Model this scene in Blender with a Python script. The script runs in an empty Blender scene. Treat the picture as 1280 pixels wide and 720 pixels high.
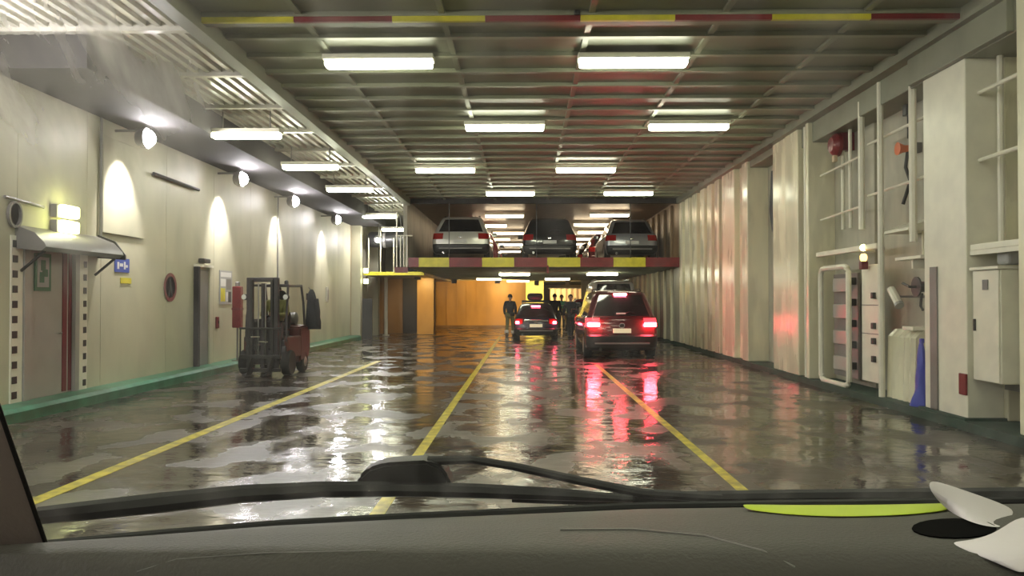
import bpy, bmesh, math, random
from mathutils import Vector, Matrix, Euler
random.seed(7)
PI = math.pi
S = bpy.context.scene
COL = S.collection

# ------------------------------------------------------------------ camera
cd = bpy.data.cameras.new('camera'); cam = bpy.data.objects.new('camera', cd); COL.objects.link(cam)
cd.sensor_width = 36; cd.lens = 36*1000/1280; cd.clip_start = 0.05; cd.clip_end = 200
EYE = Vector((0, 0, 1.45))
cam.location = EYE
cam.rotation_euler = (PI/2 + math.atan(15/1000), 0, math.atan(15/1000))
S.camera = cam
# ------------------------------------------------------------------ world, exposure
w = bpy.data.worlds.new('world'); S.world = w; w.use_nodes = True
w.node_tree.nodes['Background'].inputs[0].default_value = (0.03, 0.032, 0.035, 1)
w.node_tree.nodes['Background'].inputs[1].default_value = 0.3
S.view_settings.view_transform = 'Standard'
S.view_settings.look = 'None'
S.view_settings.exposure = 0.78
S.view_settings.gamma = 1.0
TUBE = 15.0        # strength of the ceiling tubes
FLOOD = 150.0       # power of the wall flood spots
BULB = 170.0

# ------------------------------------------------------------------ materials
def mat(name, col, rough=0.5, metal=0.0, var=0.0, scale=3.0, bump=0.0, bscale=20.0, emit=None, es=0.0,
        coat=0.0, stretch=(1, 1, 1), col2=None, rvar=0.0, spec=0.5):
    m = bpy.data.materials.new(name); m.use_nodes = True
    nt = m.node_tree; b = nt.nodes['Principled BSDF']
    b.inputs['Base Color'].default_value = (*col, 1)
    b.inputs['Roughness'].default_value = rough
    b.inputs['Metallic'].default_value = metal
    b.inputs['Coat Weight'].default_value = coat
    b.inputs['Specular IOR Level'].default_value = spec
    if emit:
        b.inputs['Emission Color'].default_value = (*emit, 1)
        b.inputs['Emission Strength'].default_value = es
    if var or bump or rvar:
        g = nt.nodes.new('ShaderNodeNewGeometry'); mp = nt.nodes.new('ShaderNodeMapping')
        nt.links.new(g.outputs['Position'], mp.inputs['Vector'])
        mp.inputs['Scale'].default_value = stretch
        n = nt.nodes.new('ShaderNodeTexNoise'); n.inputs['Scale'].default_value = scale
        n.inputs['Detail'].default_value = 5
        nt.links.new(mp.outputs[0], n.inputs['Vector'])
        if var:
            r = nt.nodes.new('ShaderNodeValToRGB')
            c2 = col2 if col2 else tuple(max(0, c*(1-var)) for c in col)
            r.color_ramp.elements[0].position = 0.32; r.color_ramp.elements[1].position = 0.62
            r.color_ramp.elements[0].color = (*c2, 1); r.color_ramp.elements[1].color = (*col, 1)
            nt.links.new(n.outputs['Fac'], r.inputs['Fac']); nt.links.new(r.outputs[0], b.inputs['Base Color'])
        if rvar:
            mr = nt.nodes.new('ShaderNodeMapRange')
            mr.inputs['From Min'].default_value = 0.35; mr.inputs['From Max'].default_value = 0.65
            mr.inputs['To Min'].default_value = rough; mr.inputs['To Max'].default_value = rough + rvar
            nt.links.new(n.outputs['Fac'], mr.inputs['Value']); nt.links.new(mr.outputs[0], b.inputs['Roughness'])
        if bump:
            n2 = nt.nodes.new('ShaderNodeTexNoise'); n2.inputs['Scale'].default_value = bscale
            n2.inputs['Detail'].default_value = 3
            nt.links.new(mp.outputs[0], n2.inputs['Vector'])
            bp = nt.nodes.new('ShaderNodeBump'); bp.inputs['Strength'].default_value = bump
            bp.inputs['Distance'].default_value = 0.02
            nt.links.new(n2.outputs['Fac'], bp.inputs['Height']); nt.links.new(bp.outputs[0], b.inputs['Normal'])
    return m

M = {}
M['cream'] = mat('cream_wall_paint', (.56, .54, .39), .5, var=.22, scale=1.0, bump=.12, bscale=2.5, stretch=(1, 1, .4))
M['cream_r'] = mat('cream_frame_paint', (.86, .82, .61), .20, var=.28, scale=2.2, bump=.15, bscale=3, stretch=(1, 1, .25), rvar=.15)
M['white'] = mat('white_paint', (.86, .83, .70), .35, var=.1, scale=4)
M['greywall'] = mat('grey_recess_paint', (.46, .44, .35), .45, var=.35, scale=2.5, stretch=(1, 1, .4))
M['ceil'] = mat('ceiling_paint', (.23, .235, .17), .42, var=.25, scale=1.2, bump=.1, bscale=4)
M['ceil_l'] = mat('glossy_ceiling_paint', (.60, .58, .50), .2, var=.15, scale=2, bump=.12, bscale=5)
M['rib_dark'] = mat('rib_paint', (.28, .285, .205), .4, var=.2, scale=2)
M['beam_shade'] = mat('dark_beam_shade_paint', (.04, .036, .038), .85, var=.3, scale=2)  # near-black: shade put into the ceiling edge box, plain dark paint elsewhere
M['green'] = mat('green_kerb_paint', (.05, .24, .14), .28, var=.45, scale=3, bump=.1)
M['dkgreen'] = mat('dark_green_base_paint', (.03, .07, .05), .7, var=.4, scale=3)
M['yellow'] = mat('yellow_paint', (.70, .62, .04), .35, var=.2, scale=6)
M['line'] = mat('yellow_line_paint', (.80, .68, .05), .3, var=.6, scale=7)
M['red'] = mat('red_paint', (.22, .02, .025), .35, var=.3, scale=4)
M['dred'] = mat('dark_red_paint', (.16, .02, .03), .3)
M['black'] = mat('black_plastic', (.012, .012, .013), .45)
M['rubber'] = mat('rubber', (.015, .015, .015), .7)
M['dark'] = mat('dark_paint', (.03, .03, .03), .4)
M['steel'] = mat('bare_steel', (.35, .35, .35), .35, metal=.8)
M['chrome'] = mat('chrome', (.8, .8, .8), .12, metal=1)
M['grey'] = mat('grey_paint', (.22, .21, .20), .4, var=.2)
M['ltgrey'] = mat('light_grey_door_paint', (.42, .40, .37), .28, var=.1)
M['brown'] = mat('brown_wall_paint', (.30, .19, .09), .4, var=.4, scale=1.2, stretch=(1, 1, .3))
M['orange_wall'] = mat('ochre_ramp_paint', (.60, .36, .10), .38, var=.35, scale=.9, stretch=(1, 1, .4), bump=.1, bscale=2)
M['mezz_ceil'] = mat('mezzanine_ceiling_paint', (.26, .18, .12), .4, var=.3)
M['tube'] = mat('tube_diffuser', (.9, .9, .8), .4, emit=(.98, 1, .76), es=TUBE)
M['tube_w'] = mat('warm_tube_diffuser', (.9, .85, .7), .4, emit=(1, .78, .52), es=9)
M['tube_d'] = mat('dim_tube_diffuser', (.9, .85, .7), .4, emit=(1, .88, .62), es=5)
M['bulb'] = mat('flood_lens', (.9, .9, .9), .3, emit=(1, .95, .98), es=BULB)
M['exit'] = mat('yellow_lantern_lens', (.9, .9, .4), .3, emit=(.97, 1, .42), es=12)
M['exit_s'] = mat('small_lantern_lens', (.9, .9, .4), .3, emit=(.97, 1, .45), es=5)
M['emblem'] = mat('bright_badge', (.75, .75, .75), .45, metal=.3)
M['amber'] = mat('sodium_lens', (.9, .5, .1), .3, emit=(1, .58, .14), es=3)
M['tail'] = mat('lit_tail_lens', (.6, .02, .02), .25, emit=(1, .07, .10), es=80)
M['tail_s'] = mat('lit_tail_lens_small', (.6, .02, .02), .25, emit=(1, .08, .14), es=24)
M['tail_off'] = mat('unlit_tail_lens', (.30, .01, .01), .15, coat=.6)
M['tail_glow'] = mat('glowing_tail_cluster', (.4, .01, .01), .2, emit=(1, .03, .04), es=2.2)
M['glass'] = mat('car_glass', (.012, .013, .016), .06, coat=.5)
M['plate'] = mat('number_plate', (.8, .72, .5), .4, emit=(1, .8, .5), es=.25)  # faint emission puts the light on the plate into its material
M['plate_w'] = mat('white_plate', (.6, .6, .58), .4)
M['blue'] = mat('blue_sign', (.04, .08, .38), .4)
M['bluecloth'] = mat('blue_plastic', (.03, .05, .42), .4)
M['signgreen'] = mat('green_sign', (.04, .16, .09), .4)
M['signwhite'] = mat('sign_white', (.7, .7, .68), .4)
M['signgrey'] = mat('poster_grey', (.35, .36, .36), .4)
M['skin'] = mat('skin', (.45, .26, .18), .5)
M['hair'] = mat('hair', (.03, .02, .015), .6)
M['navy'] = mat('dark_jacket', (.02, .022, .03), .7)
M['trouser'] = mat('dark_trousers', (.03, .03, .03), .75)
M['olive'] = mat('olive_workwear', (.17, .17, .05), .7)
M['hivis'] = mat('green_hivis', (.12, .45, .25), .6)
M['reflective'] = mat('reflective_band', (.85, .75, .65), .4)
M['oval_shadow'] = mat('shadow_black', (.002, .002, .002), .9, spec=.05)
M['fork'] = mat('forklift_red_paint', (.10, .03, .025), .4, coat=.2)
M['forkgrey'] = mat('forklift_dark_paint', (.05, .045, .05), .4)
M['dash'] = mat('dashboard_plastic', (.075, .068, .058), .55, bump=.25, bscale=260)
M['cowl'] = mat('cowl_plastic', (.012, .011, .012), .5)
M['pillar'] = mat('pillar_trim', (.34, .27, .25), .7, bump=.1, bscale=200)
M['paper'] = mat('white_paper', (.86, .80, .82), .6, bump=.2, bscale=18)
M['lime'] = mat('lime_cloth', (.62, .78, .06), .5)
M['hood'] = mat('own_car_paint', (.03, .03, .035), .25, coat=.8)
M['doorglow'] = mat('pale_yellow_wall', (.85, .75, .22), .5)
M['beige'] = mat('beige_curtain', (.55, .42, .28), .6)
M['orange'] = mat('orange_plastic', (.75, .16, .04), .4)

def floor_mat():
    m = bpy.data.materials.new('wet_steel_deck'); m.use_nodes = True
    nt = m.node_tree; L = nt.links; b = nt.nodes['Principled BSDF']
    g = nt.nodes.new('ShaderNodeNewGeometry')
    def noise(sc, det=4, st=(1, 1, 1)):
        mp = nt.nodes.new('ShaderNodeMapping'); mp.inputs['Scale'].default_value = st
        L.new(g.outputs['Position'], mp.inputs['Vector'])
        n = nt.nodes.new('ShaderNodeTexNoise'); n.inputs['Scale'].default_value = sc; n.inputs['Detail'].default_value = det
        L.new(mp.outputs[0], n.inputs['Vector']); return n
    a = noise(.9, 6, (1, .8, 1)); r = nt.nodes.new('ShaderNodeValToRGB')
    r.color_ramp.elements[0].position = .40; r.color_ramp.elements[1].position = .62
    r.color_ramp.elements[0].color = (.030, .024, .020, 1); r.color_ramp.elements[1].color = (.092, .074, .058, 1)
    L.new(a.outputs['Fac'], r.inputs['Fac']); L.new(r.outputs[0], b.inputs['Base Color'])
    p = noise(1.6, 6, (1, .7, 1)); mr = nt.nodes.new('ShaderNodeMapRange')
    mr.inputs['From Min'].default_value = .44; mr.inputs['From Max'].default_value = .58
    mr.inputs['To Min'].default_value = .06; mr.inputs['To Max'].default_value = .36
    L.new(p.outputs['Fac'], mr.inputs['Value']); L.new(mr.outputs[0], b.inputs['Roughness'])
    b.inputs['Specular IOR Level'].default_value = .8
    n1 = noise(2.4, 4, (.9, 1.7, 1)); n2 = noise(22, 2, (.6, 1.5, 1))
    b1 = nt.nodes.new('ShaderNodeBump'); b1.inputs['Strength'].default_value = .55; b1.inputs['Distance'].default_value = .02
    L.new(n1.outputs['Fac'], b1.inputs['Height'])
    b2 = nt.nodes.new('ShaderNodeBump'); b2.inputs['Strength'].default_value = .25; b2.inputs['Distance'].default_value = .004
    L.new(n2.outputs['Fac'], b2.inputs['Height']); L.new(b1.outputs[0], b2.inputs['Normal'])
    L.new(b2.outputs[0], b.inputs['Normal'])
    return m
M['floor'] = floor_mat()

def glass_mat():
    m = bpy.data.materials.new('windscreen_glass'); m.use_nodes = True
    nt = m.node_tree; L = nt.links; nt.nodes.clear()
    o = nt.nodes.new('ShaderNodeOutputMaterial'); t = nt.nodes.new('ShaderNodeBsdfTransparent')
    t.inputs[0].default_value = (.97, .98, .97, 1)
    gl = nt.nodes.new('ShaderNodeBsdfGlossy'); gl.inputs['Roughness'].default_value = .03
    f = nt.nodes.new('ShaderNodeValue'); f.outputs[0].default_value = .02
    mx = nt.nodes.new('ShaderNodeMixShader'); L.new(f.outputs[0], mx.inputs[0]); L.new(t.outputs[0], mx.inputs[1]); L.new(gl.outputs[0], mx.inputs[2])
    d = nt.nodes.new('ShaderNodeBsdfTranslucent'); d.inputs[0].default_value = (.9, .85, .85, 1)
    g = nt.nodes.new('ShaderNodeNewGeometry'); mp = nt.nodes.new('ShaderNodeMapping')
    mp.inputs['Rotation'].default_value = (0, .6, 0); mp.inputs['Scale'].default_value = (26, 8, 5)
    L.new(g.outputs['Position'], mp.inputs['Vector'])
    n = nt.nodes.new('ShaderNodeTexNoise'); n.inputs['Scale'].default_value = 1.0; n.inputs['Detail'].default_value = 6
    L.new(mp.outputs[0], n.inputs['Vector'])
    mr = nt.nodes.new('ShaderNodeMapRange'); mr.inputs['From Min'].default_value = .45; mr.inputs['From Max'].default_value = .78
    mr.inputs['To Min'].default_value = .014; mr.inputs['To Max'].default_value = .085
    L.new(n.outputs['Fac'], mr.inputs['Value'])
    sx = nt.nodes.new('ShaderNodeSeparateXYZ'); L.new(g.outputs['Position'], sx.inputs[0])
    a = nt.nodes.new('ShaderNodeMapRange'); a.inputs['From Min'].default_value = -.12; a.inputs['From Max'].default_value = -.42
    a.inputs['To Min'].default_value = 0; a.inputs['To Max'].default_value = 1; L.new(sx.outputs[0], a.inputs['Value'])
    c = nt.nodes.new('ShaderNodeMapRange'); c.inputs['From Min'].default_value = 1.45; c.inputs['From Max'].default_value = 1.66
    c.inputs['To Min'].default_value = .0; c.inputs['To Max'].default_value = 1; L.new(sx.outputs[2], c.inputs['Value'])
    pr_ = nt.nodes.new('ShaderNodeMath'); pr_.operation = 'MULTIPLY'; L.new(a.outputs[0], pr_.inputs[0]); L.new(c.outputs[0], pr_.inputs[1])
    sc_ = nt.nodes.new('ShaderNodeMath'); sc_.operation = 'MULTIPLY_ADD'; sc_.inputs[1].default_value = 13.0; sc_.inputs[2].default_value = 1.0
    L.new(pr_.outputs[0], sc_.inputs[0])
    mu = nt.nodes.new('ShaderNodeMath'); mu.operation = 'MULTIPLY'; L.new(sc_.outputs[0], mu.inputs[0]); L.new(mr.outputs[0], mu.inputs[1])
    m2 = nt.nodes.new('ShaderNodeMixShader'); L.new(mu.outputs[0], m2.inputs[0]); L.new(mx.outputs[0], m2.inputs[1]); L.new(d.outputs[0], m2.inputs[2])
    L.new(m2.outputs[0], o.inputs[0])
    return m
M['windscreen'] = glass_mat()

# ------------------------------------------------------------------ helpers
def obj(name, bm, m, parent=None, smooth=False, kind=None, sharp=35):
    me = bpy.data.meshes.new(name)
    bmesh.ops.recalc_face_normals(bm, faces=bm.faces)
    bm.to_mesh(me); bm.free()
    for x in (m if isinstance(m, (list, tuple)) else [m]):
        me.materials.append(x)
    if smooth:
        me.polygons.foreach_set('use_smooth', [True]*len(me.polygons))
        me.set_sharp_from_angle(angle=math.radians(sharp))
    o = bpy.data.objects.new(name, me); COL.objects.link(o)
    if parent: o.parent = parent
    if kind: o['kind'] = kind
    return o
def thing(name, label, cat, loc=(0, 0, 0), rz=0, group=None):
    o = bpy.data.objects.new(name, None); COL.objects.link(o); o.empty_display_size = .1
    o.location = loc; o.rotation_euler = (0, 0, rz); o['label'] = label; o['category'] = cat
    if group: o['group'] = group
    return o
def tag(o, label, cat, group=None, kind=None):
    o['label'] = label; o['category'] = cat
    if group: o['group'] = group
    if kind: o['kind'] = kind
    return o
def bx(bm, x0, x1, y0, y1, z0, z1, bev=0.0, mtx=None):
    r = bmesh.ops.create_cube(bm, size=1)
    vs = r['verts']
    for v in vs:
        v.co = Vector((x0+(v.co.x+.5)*(x1-x0), y0+(v.co.y+.5)*(y1-y0), z0+(v.co.z+.5)*(z1-z0)))
    if bev:
        es = list({e for v in vs for e in v.link_edges})
        rb = bmesh.ops.bevel(bm, geom=es, offset=bev, segments=2, affect='EDGES', profile=.5)
        vs = list(set(rb['verts']) | {v for v in vs if v.is_valid})
    if mtx is not None:
        for v in vs:
            if v.is_valid: v.co = mtx @ v.co
    return bm
def box(x0, x1, y0, y1, z0, z1, bev=0.0, mtx=None):
    return bx(bmesh.new(), x0, x1, y0, y1, z0, z1, bev, mtx)
def tube(bm, pts, r, seg=8, cap=True):
    pts = [Vector(p) for p in pts]; rings = []
    n = len(pts)
    for i, p in enumerate(pts):
        d = (pts[min(i+1, n-1)] - pts[max(i-1, 0)]).normalized()
        up = Vector((0, 0, 1)) if abs(d.z) < .9 else Vector((1, 0, 0))
        a = d.cross(up).normalized(); b = d.cross(a).normalized()
        rr = r[i] if isinstance(r, (list, tuple)) else r
        rings.append([bm.verts.new(p + a*rr*math.cos(2*PI*k/seg) + b*rr*math.sin(2*PI*k/seg)) for k in range(seg)])
    for i in range(n-1):
        for k in range(seg):
            bm.faces.new((rings[i][k], rings[i][(k+1) % seg], rings[i+1][(k+1) % seg], rings[i+1][k]))
    if cap:
        bm.faces.new(rings[0]); bm.faces.new(rings[-1])
    return bm
def tb(pts, r, seg=8): return tube(bmesh.new(), pts, r, seg)
def lathe(prof, seg=20, axis='X', c=(0, 0, 0)):
    bm = bmesh.new(); rings = []
    c = Vector(c)
    for (t, r) in prof:
        ring = []
        for k in range(seg):
            a = 2*PI*k/seg; u, v = r*math.cos(a), r*math.sin(a)
            p = {'X': (t, u, v), 'Y': (u, t, v), 'Z': (u, v, t)}[axis]
            ring.append(bm.verts.new(c + Vector(p)))
        rings.append(ring)
    for i in range(len(rings)-1):
        for k in range(seg):
            bm.faces.new((rings[i][k], rings[i][(k+1) % seg], rings[i+1][(k+1) % seg], rings[i+1][k]))
    bm.faces.new(rings[0]); bm.faces.new(rings[-1])
    return bm
def prism(poly, t0, t1, axis='Y'):
    bm = bmesh.new()
    def P(a, b, t): return {'Y': (a, t, b), 'X': (t, a, b), 'Z': (a, b, t)}[axis]
    A = [bm.verts.new(P(a, b, t0)) for a, b in poly]; B = [bm.verts.new(P(a, b, t1)) for a, b in poly]
    bm.faces.new(A); bm.faces.new(B[::-1])
    n = len(poly)
    for i in range(n):
        bm.faces.new((A[i], A[(i+1) % n], B[(i+1) % n], B[i]))
    return bm
def copy_tree(o, parent=None):
    c = o.copy(); COL.objects.link(c)
    if parent: c.parent = parent
    for ch in list(o.children): copy_tree(ch, c)
    return c
def struct(name, bm, m, label, parent=None, **k):
    o = obj(name, bm, m, parent, **k)
    if parent is None:
        o['kind'] = 'structure'; o['label'] = label; o['category'] = name.split('_')[0]
    return o

CZ = 4.67; XR = 4.93; XL = -6.4; XS = -3.73; MY = 25.4; END = 56.0; BY = 42.0
ORD = ['first', 'second', 'third', 'fourth', 'fifth', 'sixth', 'seventh', 'eighth', 'ninth', 'tenth', 'eleventh', 'twelfth']

# ------------------------------------------------------------------ big structure
struct('floor', box(-7.2, 6.2, -12, 58, -.2, 0), M['floor'], 'wet dark steel vehicle deck reflecting the lamps')
c_main = struct('ceiling', box(XS, XR+.9, -12, MY, CZ, CZ+.2), M['ceil'], 'grey green ribbed steel ceiling over the lanes')
c_left = struct('ceiling', box(-7.2, XS, -12, END, CZ, CZ+.2), M['ceil_l'], 'glossy pale ceiling strip with lengthwise ribs along the left wall')
c_mezz = struct('ceiling', box(XS, XR+.9, MY, END, CZ-.02, CZ+.2), M['mezz_ceil'], 'brownish ceiling above the raised car deck')
struct('wall_rear', box(-7.2, 6.2, -12.3, -12, 0, CZ), M['greywall'], 'grey bulkhead behind the viewer')
struct('wall_far', box(-7.2, 6.2, END, END+.3, 0, CZ), M['brown'], 'brown bulkhead at the far end of the decks')
# transverse ribs of the main ceiling
y = -3.0
while y < MY-.3:
    obj('ceiling_rib', box(XS+.12, XR-.1, y, y+.09, CZ-.055, CZ), M['rib_dark'], c_main)
    y += .74
for x in (-2.55, -.95, .72, 2.2, 3.75):
    obj('ceiling_girder', box(x, x+.07, -3, MY, CZ-.035, CZ), M['rib_dark'], c_main)
obj('side_girder', box(XS-.06, XS+.12, -6, MY, CZ-.20, CZ), M['ceil'], c_main)
obj('side_girder', box(XR-.12, XR+.25, -6, MY, CZ-.16, CZ), M['ceil'], c_main)
# lengthwise ribs and cross beams of the left ceiling
for k in range(15):
    x = XS-.20-k*.165
    obj('ceiling_rib', box(x, x+.07, 3, 30, CZ-.06, CZ), M['ceil_l'], c_left)
for k in range(14):
    yy = 3.55+k*1.86
    obj('cross_beam', box(-6.1, XS-.07, yy, yy+.1, CZ-.11, CZ), M['ceil_l'], c_left)
obj('edge_shade_box', box(-6.4, -5.2, 9.4, 30, CZ-.46, CZ), M['beam_shade'], c_left)  # dark box stands for the shadowed strip above the left wall

# striped lip hanging below the ceiling, near
lip = thing('striped_beam', 'red and yellow striped beam edge across the ceiling nearest the viewer', 'beam', (0, 8.85, CZ-.11))
xx = XS+.05; k = 0
edges = [-3.78, -3.61, -2.57, -1.47, -.43, .63, 1.68, 2.75, 3.84, 4.90]
for i in range(9):
    obj('stripe', box(edges[i], edges[i+1]-.004, 0, .05, -.005, .085), M['red'] if i % 2 == 0 else M['yellow'], lip)
obj('beam', box(-3.68, 4.8, .05, .16, -.005, .11), M['rib_dark'], lip)
obj('hook', box(.56, .62, -.04, .0, .05, .105, .01), M['dark'], lip)

# ------------------------------------------------------------------ left wall
wl = struct('wall_left', box(-6.9, XL-.03, -12, 29.4, 0, CZ), M['greywall'], 'cream steel side wall along the green kerb')
pe = [-6, -3, 0, 3, 6, 8.0, 10.0]
for a, b in zip(pe[:-1], pe[1:]):
    obj('wall_panel', box(XL-.05, XL, a+.01, b-.01, 0, CZ-.4), M['cream'], wl)
obj('wall_panel', box(XL-.05, XL, 10.0, 11.6, 2.35, CZ-.4), M['cream'], wl)   # above the recessed door
for a, b in ((11.6, 12.0), (12.0, 14.2), (14.2, 16.4), (16.4, 18.6), (18.6, 20.8), (20.8, 23.0), (23.0, 25.2), (25.2, 27.4), (27.4, 29.4)):
    obj('wall_panel', box(XL-.05, XL, a+.006, b-.006, 0, CZ-.4), M['cream'], wl)
obj('raised_panel', box(XL, XL+.04, 11.97, 13.3, 2.47, 3.95, .01), M['cream'], wl)
obj('conduit', tb([(XL+.05, 13.6, 3.62), (XL+.05, 15.5, 3.6)], .03), M['dark'], wl)
obj('conduit', tb([(XL+.03, 11.93, 2.3), (XL+.03, 11.93, 4.2)], .02), M['grey'], wl)
obj('conduit', tb([(XL+.03, 20.6, 2.0), (XL+.03, 20.6, 4.1)], .018), M['grey'], wl)
obj('conduit', tb([(XL+.03, 9.7, 2.72), (XL+.03, 10.5, 2.68)], .02), M['grey'], wl)
kerb = struct('trim_1', prism([(XL, 0), (-5.98, 0), (-5.98, .12), (-6.05, .16), (XL, .16)], -6, 29.3), M['green'], 'green painted steel kerb along the foot of the left wall')

# door with a hood
d1 = struct('door_1', box(XL-.04, XL-.015, 10.25, 11.25, .16, 2.16), M['ltgrey'], 'light grey steel door under a dark hood')
obj('red_panel', box(XL-.015, XL-.005, 11.02, 11.12, .18, 2.1), M['dred'], d1)
obj('red_panel', box(XL-.015, XL-.005, 11.17, 11.24, .18, 2.1), M['dred'], d1)
obj('handle', tb([(XL+.01, 10.9, 1.0), (XL+.05, 10.9, 1.0), (XL+.05, 10.78, 1.0)], .012), M['chrome'], d1)
fr = obj('door_frame', box(XL-.05, XL+.04, 10.10, 10.24, .16, 2.3), M['ltgrey'], d1)
obj('door_frame', box(XL-.05, XL+.04, 11.26, 11.36, .16, 2.3), M['ltgrey'], d1)
obj('door_frame', box(XL-.05, XL+.04, 10.24, 11.26, 2.17, 2.3), M['ltgrey'], d1)
for (ya, yb) in ((9.86, 10.09), (11.37, 11.60)):
    cs = thing('hazard_strip', 'checked black and white post edge ' + ('left' if ya < 10.5 else 'right') + ' of the hooded grey door', 'marking', (XL, ya, .16), 0)
    obj('strip', box(0, .02, 0, yb-ya, 0, 2.1), M['white'], cs)
    for q in range(11):
        obj('check', box(.02, .026, .12 if ya > 11 else .02, .2 if ya > 11 else .12, .05+q*.19, .14+q*.19), M['dark'], cs)
hood = thing('door_hood', 'dark curved hood sticking out above the left door', 'hood', (XL, 9.95, 2.1))
pf = [(0, 0), (.34, -.03), (.40, 0.02), (.38, .07), (.25, .20), (0, .30)]
bm = bmesh.new()
obj('hood_shell', prism(pf, 0, 1.95), M['grey'], hood, smooth=True)
obj('end_plate', prism([(0, -.02), (.42, -.05), (.42, .02), (.26, .23), (0, .33)], 1.95, 1.98), M['dark'], hood)
obj('bracket', tb([(.02, .1, -.28), (.32, .1, -.03)], .02), M['dark'], hood)
obj('bracket', tb([(.02, 1.85, -.28), (.32, 1.85, -.03)], .02), M['dark'], hood)
for q, (zz, wd) in enumerate(((2.58, 'upper'), (2.37, 'lower'))):
    t = thing('bulkhead_lamp', wd+' of the two glowing yellow lanterns above the door hood', 'lamp', (XL, 10.75, zz), 0, 'yellow lanterns above the door')
    obj('housing', box(.0, .10, -.06, .36, -.01, .17, .015), M['grey'], t)
    obj('lens', box(.10, .19, -.05, .35, 0, .165, .03), M['exit'], t, smooth=True)
# ring on wall at extreme left
t = thing('hose_ring', 'round dark hose ring hanging on the wall left of the lanterns', 'ring', (XL+.03, 9.9, 2.52))
obj('ring', lathe([(-.02, .17), (.02, .17), (.02, .14), (-.02, .14)], 20, 'X'), M['grey'], t)
t.scale = (1, .8, 1)

def sign(name, label, cat, y, z, h, w2, m):
    t = thing(name, label, cat, (XL, y, z))
    obj('board', box(.002, .014, -w2/2, w2/2, -h/2, h/2), m, t)
    return t
t = sign('safety_sign', 'green framed picture sign on the hooded grey door', 'sign', 10.55, 1.82, .50, .36, M['signgreen'])
t.location.x = XL-.014
obj('picture', box(.014, .017, -.13, .13, -.2, .2), M['signgrey'], t)
bm = box(.017, .02, -.05, .05, .02, .16); bx(bm, .017, .02, -.08, .02, -.14, .0); bx(bm, .017, .02, -.02, .1, -.06, .04)
obj('pictogram', bm, M['signgreen'], t)
t = sign('blue_sign', 'small blue sign with white symbols right of the hooded door', 'sign', 12.62, 2.0, .22, .46, M['blue'])
bm = box(.014, .017, -.16, -.10, -.06, .05); bx(bm, .014, .017, -.08, .02, -.02, .03); bx(bm, .014, .017, .05, .10, -.06, .06); bx(bm, .014, .017, .11, .17, -.03, .01)
obj('symbol', bm, M['signwhite'], t)
t = sign('yellow_sticker', 'pale yellow label on the wall under the small blue sign', 'sticker', 12.75, 1.76, .09, .34, M['yellow'])
# round prohibition sign
t = thing('round_sign', 'round white sign with red ring and walking figure', 'sign', (XL, 14.35, 1.68))
obj('disc', lathe([(.002, .24), (.014, .24)], 28), M['signwhite'], t)
obj('ring', lathe([(.014, .26), (.02, .26), (.02, .195), (.014, .195)], 28), M['red'], t)
bm = lathe([(.014, .035), (.02, .035)], 10, 'X', (0, 0, .11))
bx(bm, .014, .02, -.035, .035, -.03, .07)
for s in (-1, 1):
    bx(bm, .014, .02, -.018, .018, -.14, 0, 0, Matrix.Translation((0, s*.02, -.02)) @ Matrix.Rotation(s*.3, 4, 'X'))
obj('figure', bm, M['dark'], t)
# second door, narrow and dark, with cap
d2 = struct('door_2', box(XL-.01, XL+.03, 15.48, 16.05, .16, 2.05), M['grey'], 'dark grey narrow steel door between round sign and poster')
obj('door_frame', box(XL, XL+.10, 15.40, 15.48, .16, 2.10), M['beam_shade'], d2)
obj('door_frame', box(XL, XL+.06, 16.05, 16.15, .16, 2.10), M['cream'], d2)
obj('door_frame', box(XL, XL+.10, 15.40, 16.15, 2.10, 2.15), M['white'], d2)
obj('door_lamp', box(XL, XL+.12, 15.6, 15.95, 2.18, 2.27, .02), M['dark'], d2)
t = sign('poster', 'grey notice board with printed picture blocks right of the dark door', 'poster', 17.05, 1.72, .72, .72, M['signgrey'])
random.seed(3)
for q, (a, b, c, d, mm) in enumerate(((-.3, .3, .22, .32, 'signwhite'), (-.3, -.02, .02, .18, 'signwhite'), (.02, .3, -.05, .18, 'grey'), (-.3, -.05, -.3, -.02, 'yellow'), (0, .12, -.3, -.1, 'signwhite'), (.14, .3, -.32, -.09, 'dark'))):
    obj('print', box(.014, .016, a, b, c, d), M[mm], t)
t = thing('call_point', 'small dark red wall box between the poster and dark door', 'box', (XL, 16.55, .98))
obj('casing', box(0, .05, -.05, .05, -.12, .12, .01), M['dred'], t)
obj('button', box(.05, .06, -.02, .02, -.02, .04), M['dark'], t)
for i, (yy, zz, hh) in enumerate(((23.5, 1.55, .2), (23.6, .95, .16), (25.8, 1.62, .5))):
    t = thing('wall_box', ['small dark box on the left wall behind the forklift', 'lower dark box on the left wall behind the forklift', 'tall pale plate on the left wall before its far end'][i], 'box', (XL, yy, zz))
    obj('casing', box(0, .06, -.09, .09, -hh/2, hh/2, .01), M['dark'] if i < 2 else M['greywall'], t)
    obj('cover', box(.06, .07, -.06, .06, -hh/3, hh/3), M['grey'], t)
# red box on a post
t = thing('red_box_post', 'tall narrow red box on a thin grey post behind the forklift', 'post', (-6.08, 16.9, .16))
obj('post', tb([(0, 0, 0), (0, 0, 1.62)], .022), M['grey'], t)
obj('foot', box(-.09, .09, -.09, .09, 0, .015), M['grey'], t)
rb = obj('red_case', box(-.09, .09, -.09, .09, .70, 1.58, .02), M['red'], t)
obj('band', box(-.095, .095, -.095, .095, 1.08, 1.12), M['dred'], rb)
obj('cap', lathe([(1.58, .05), (1.66, .05), (1.68, .03)], 12, 'Z'), M['grey'], t)

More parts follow.
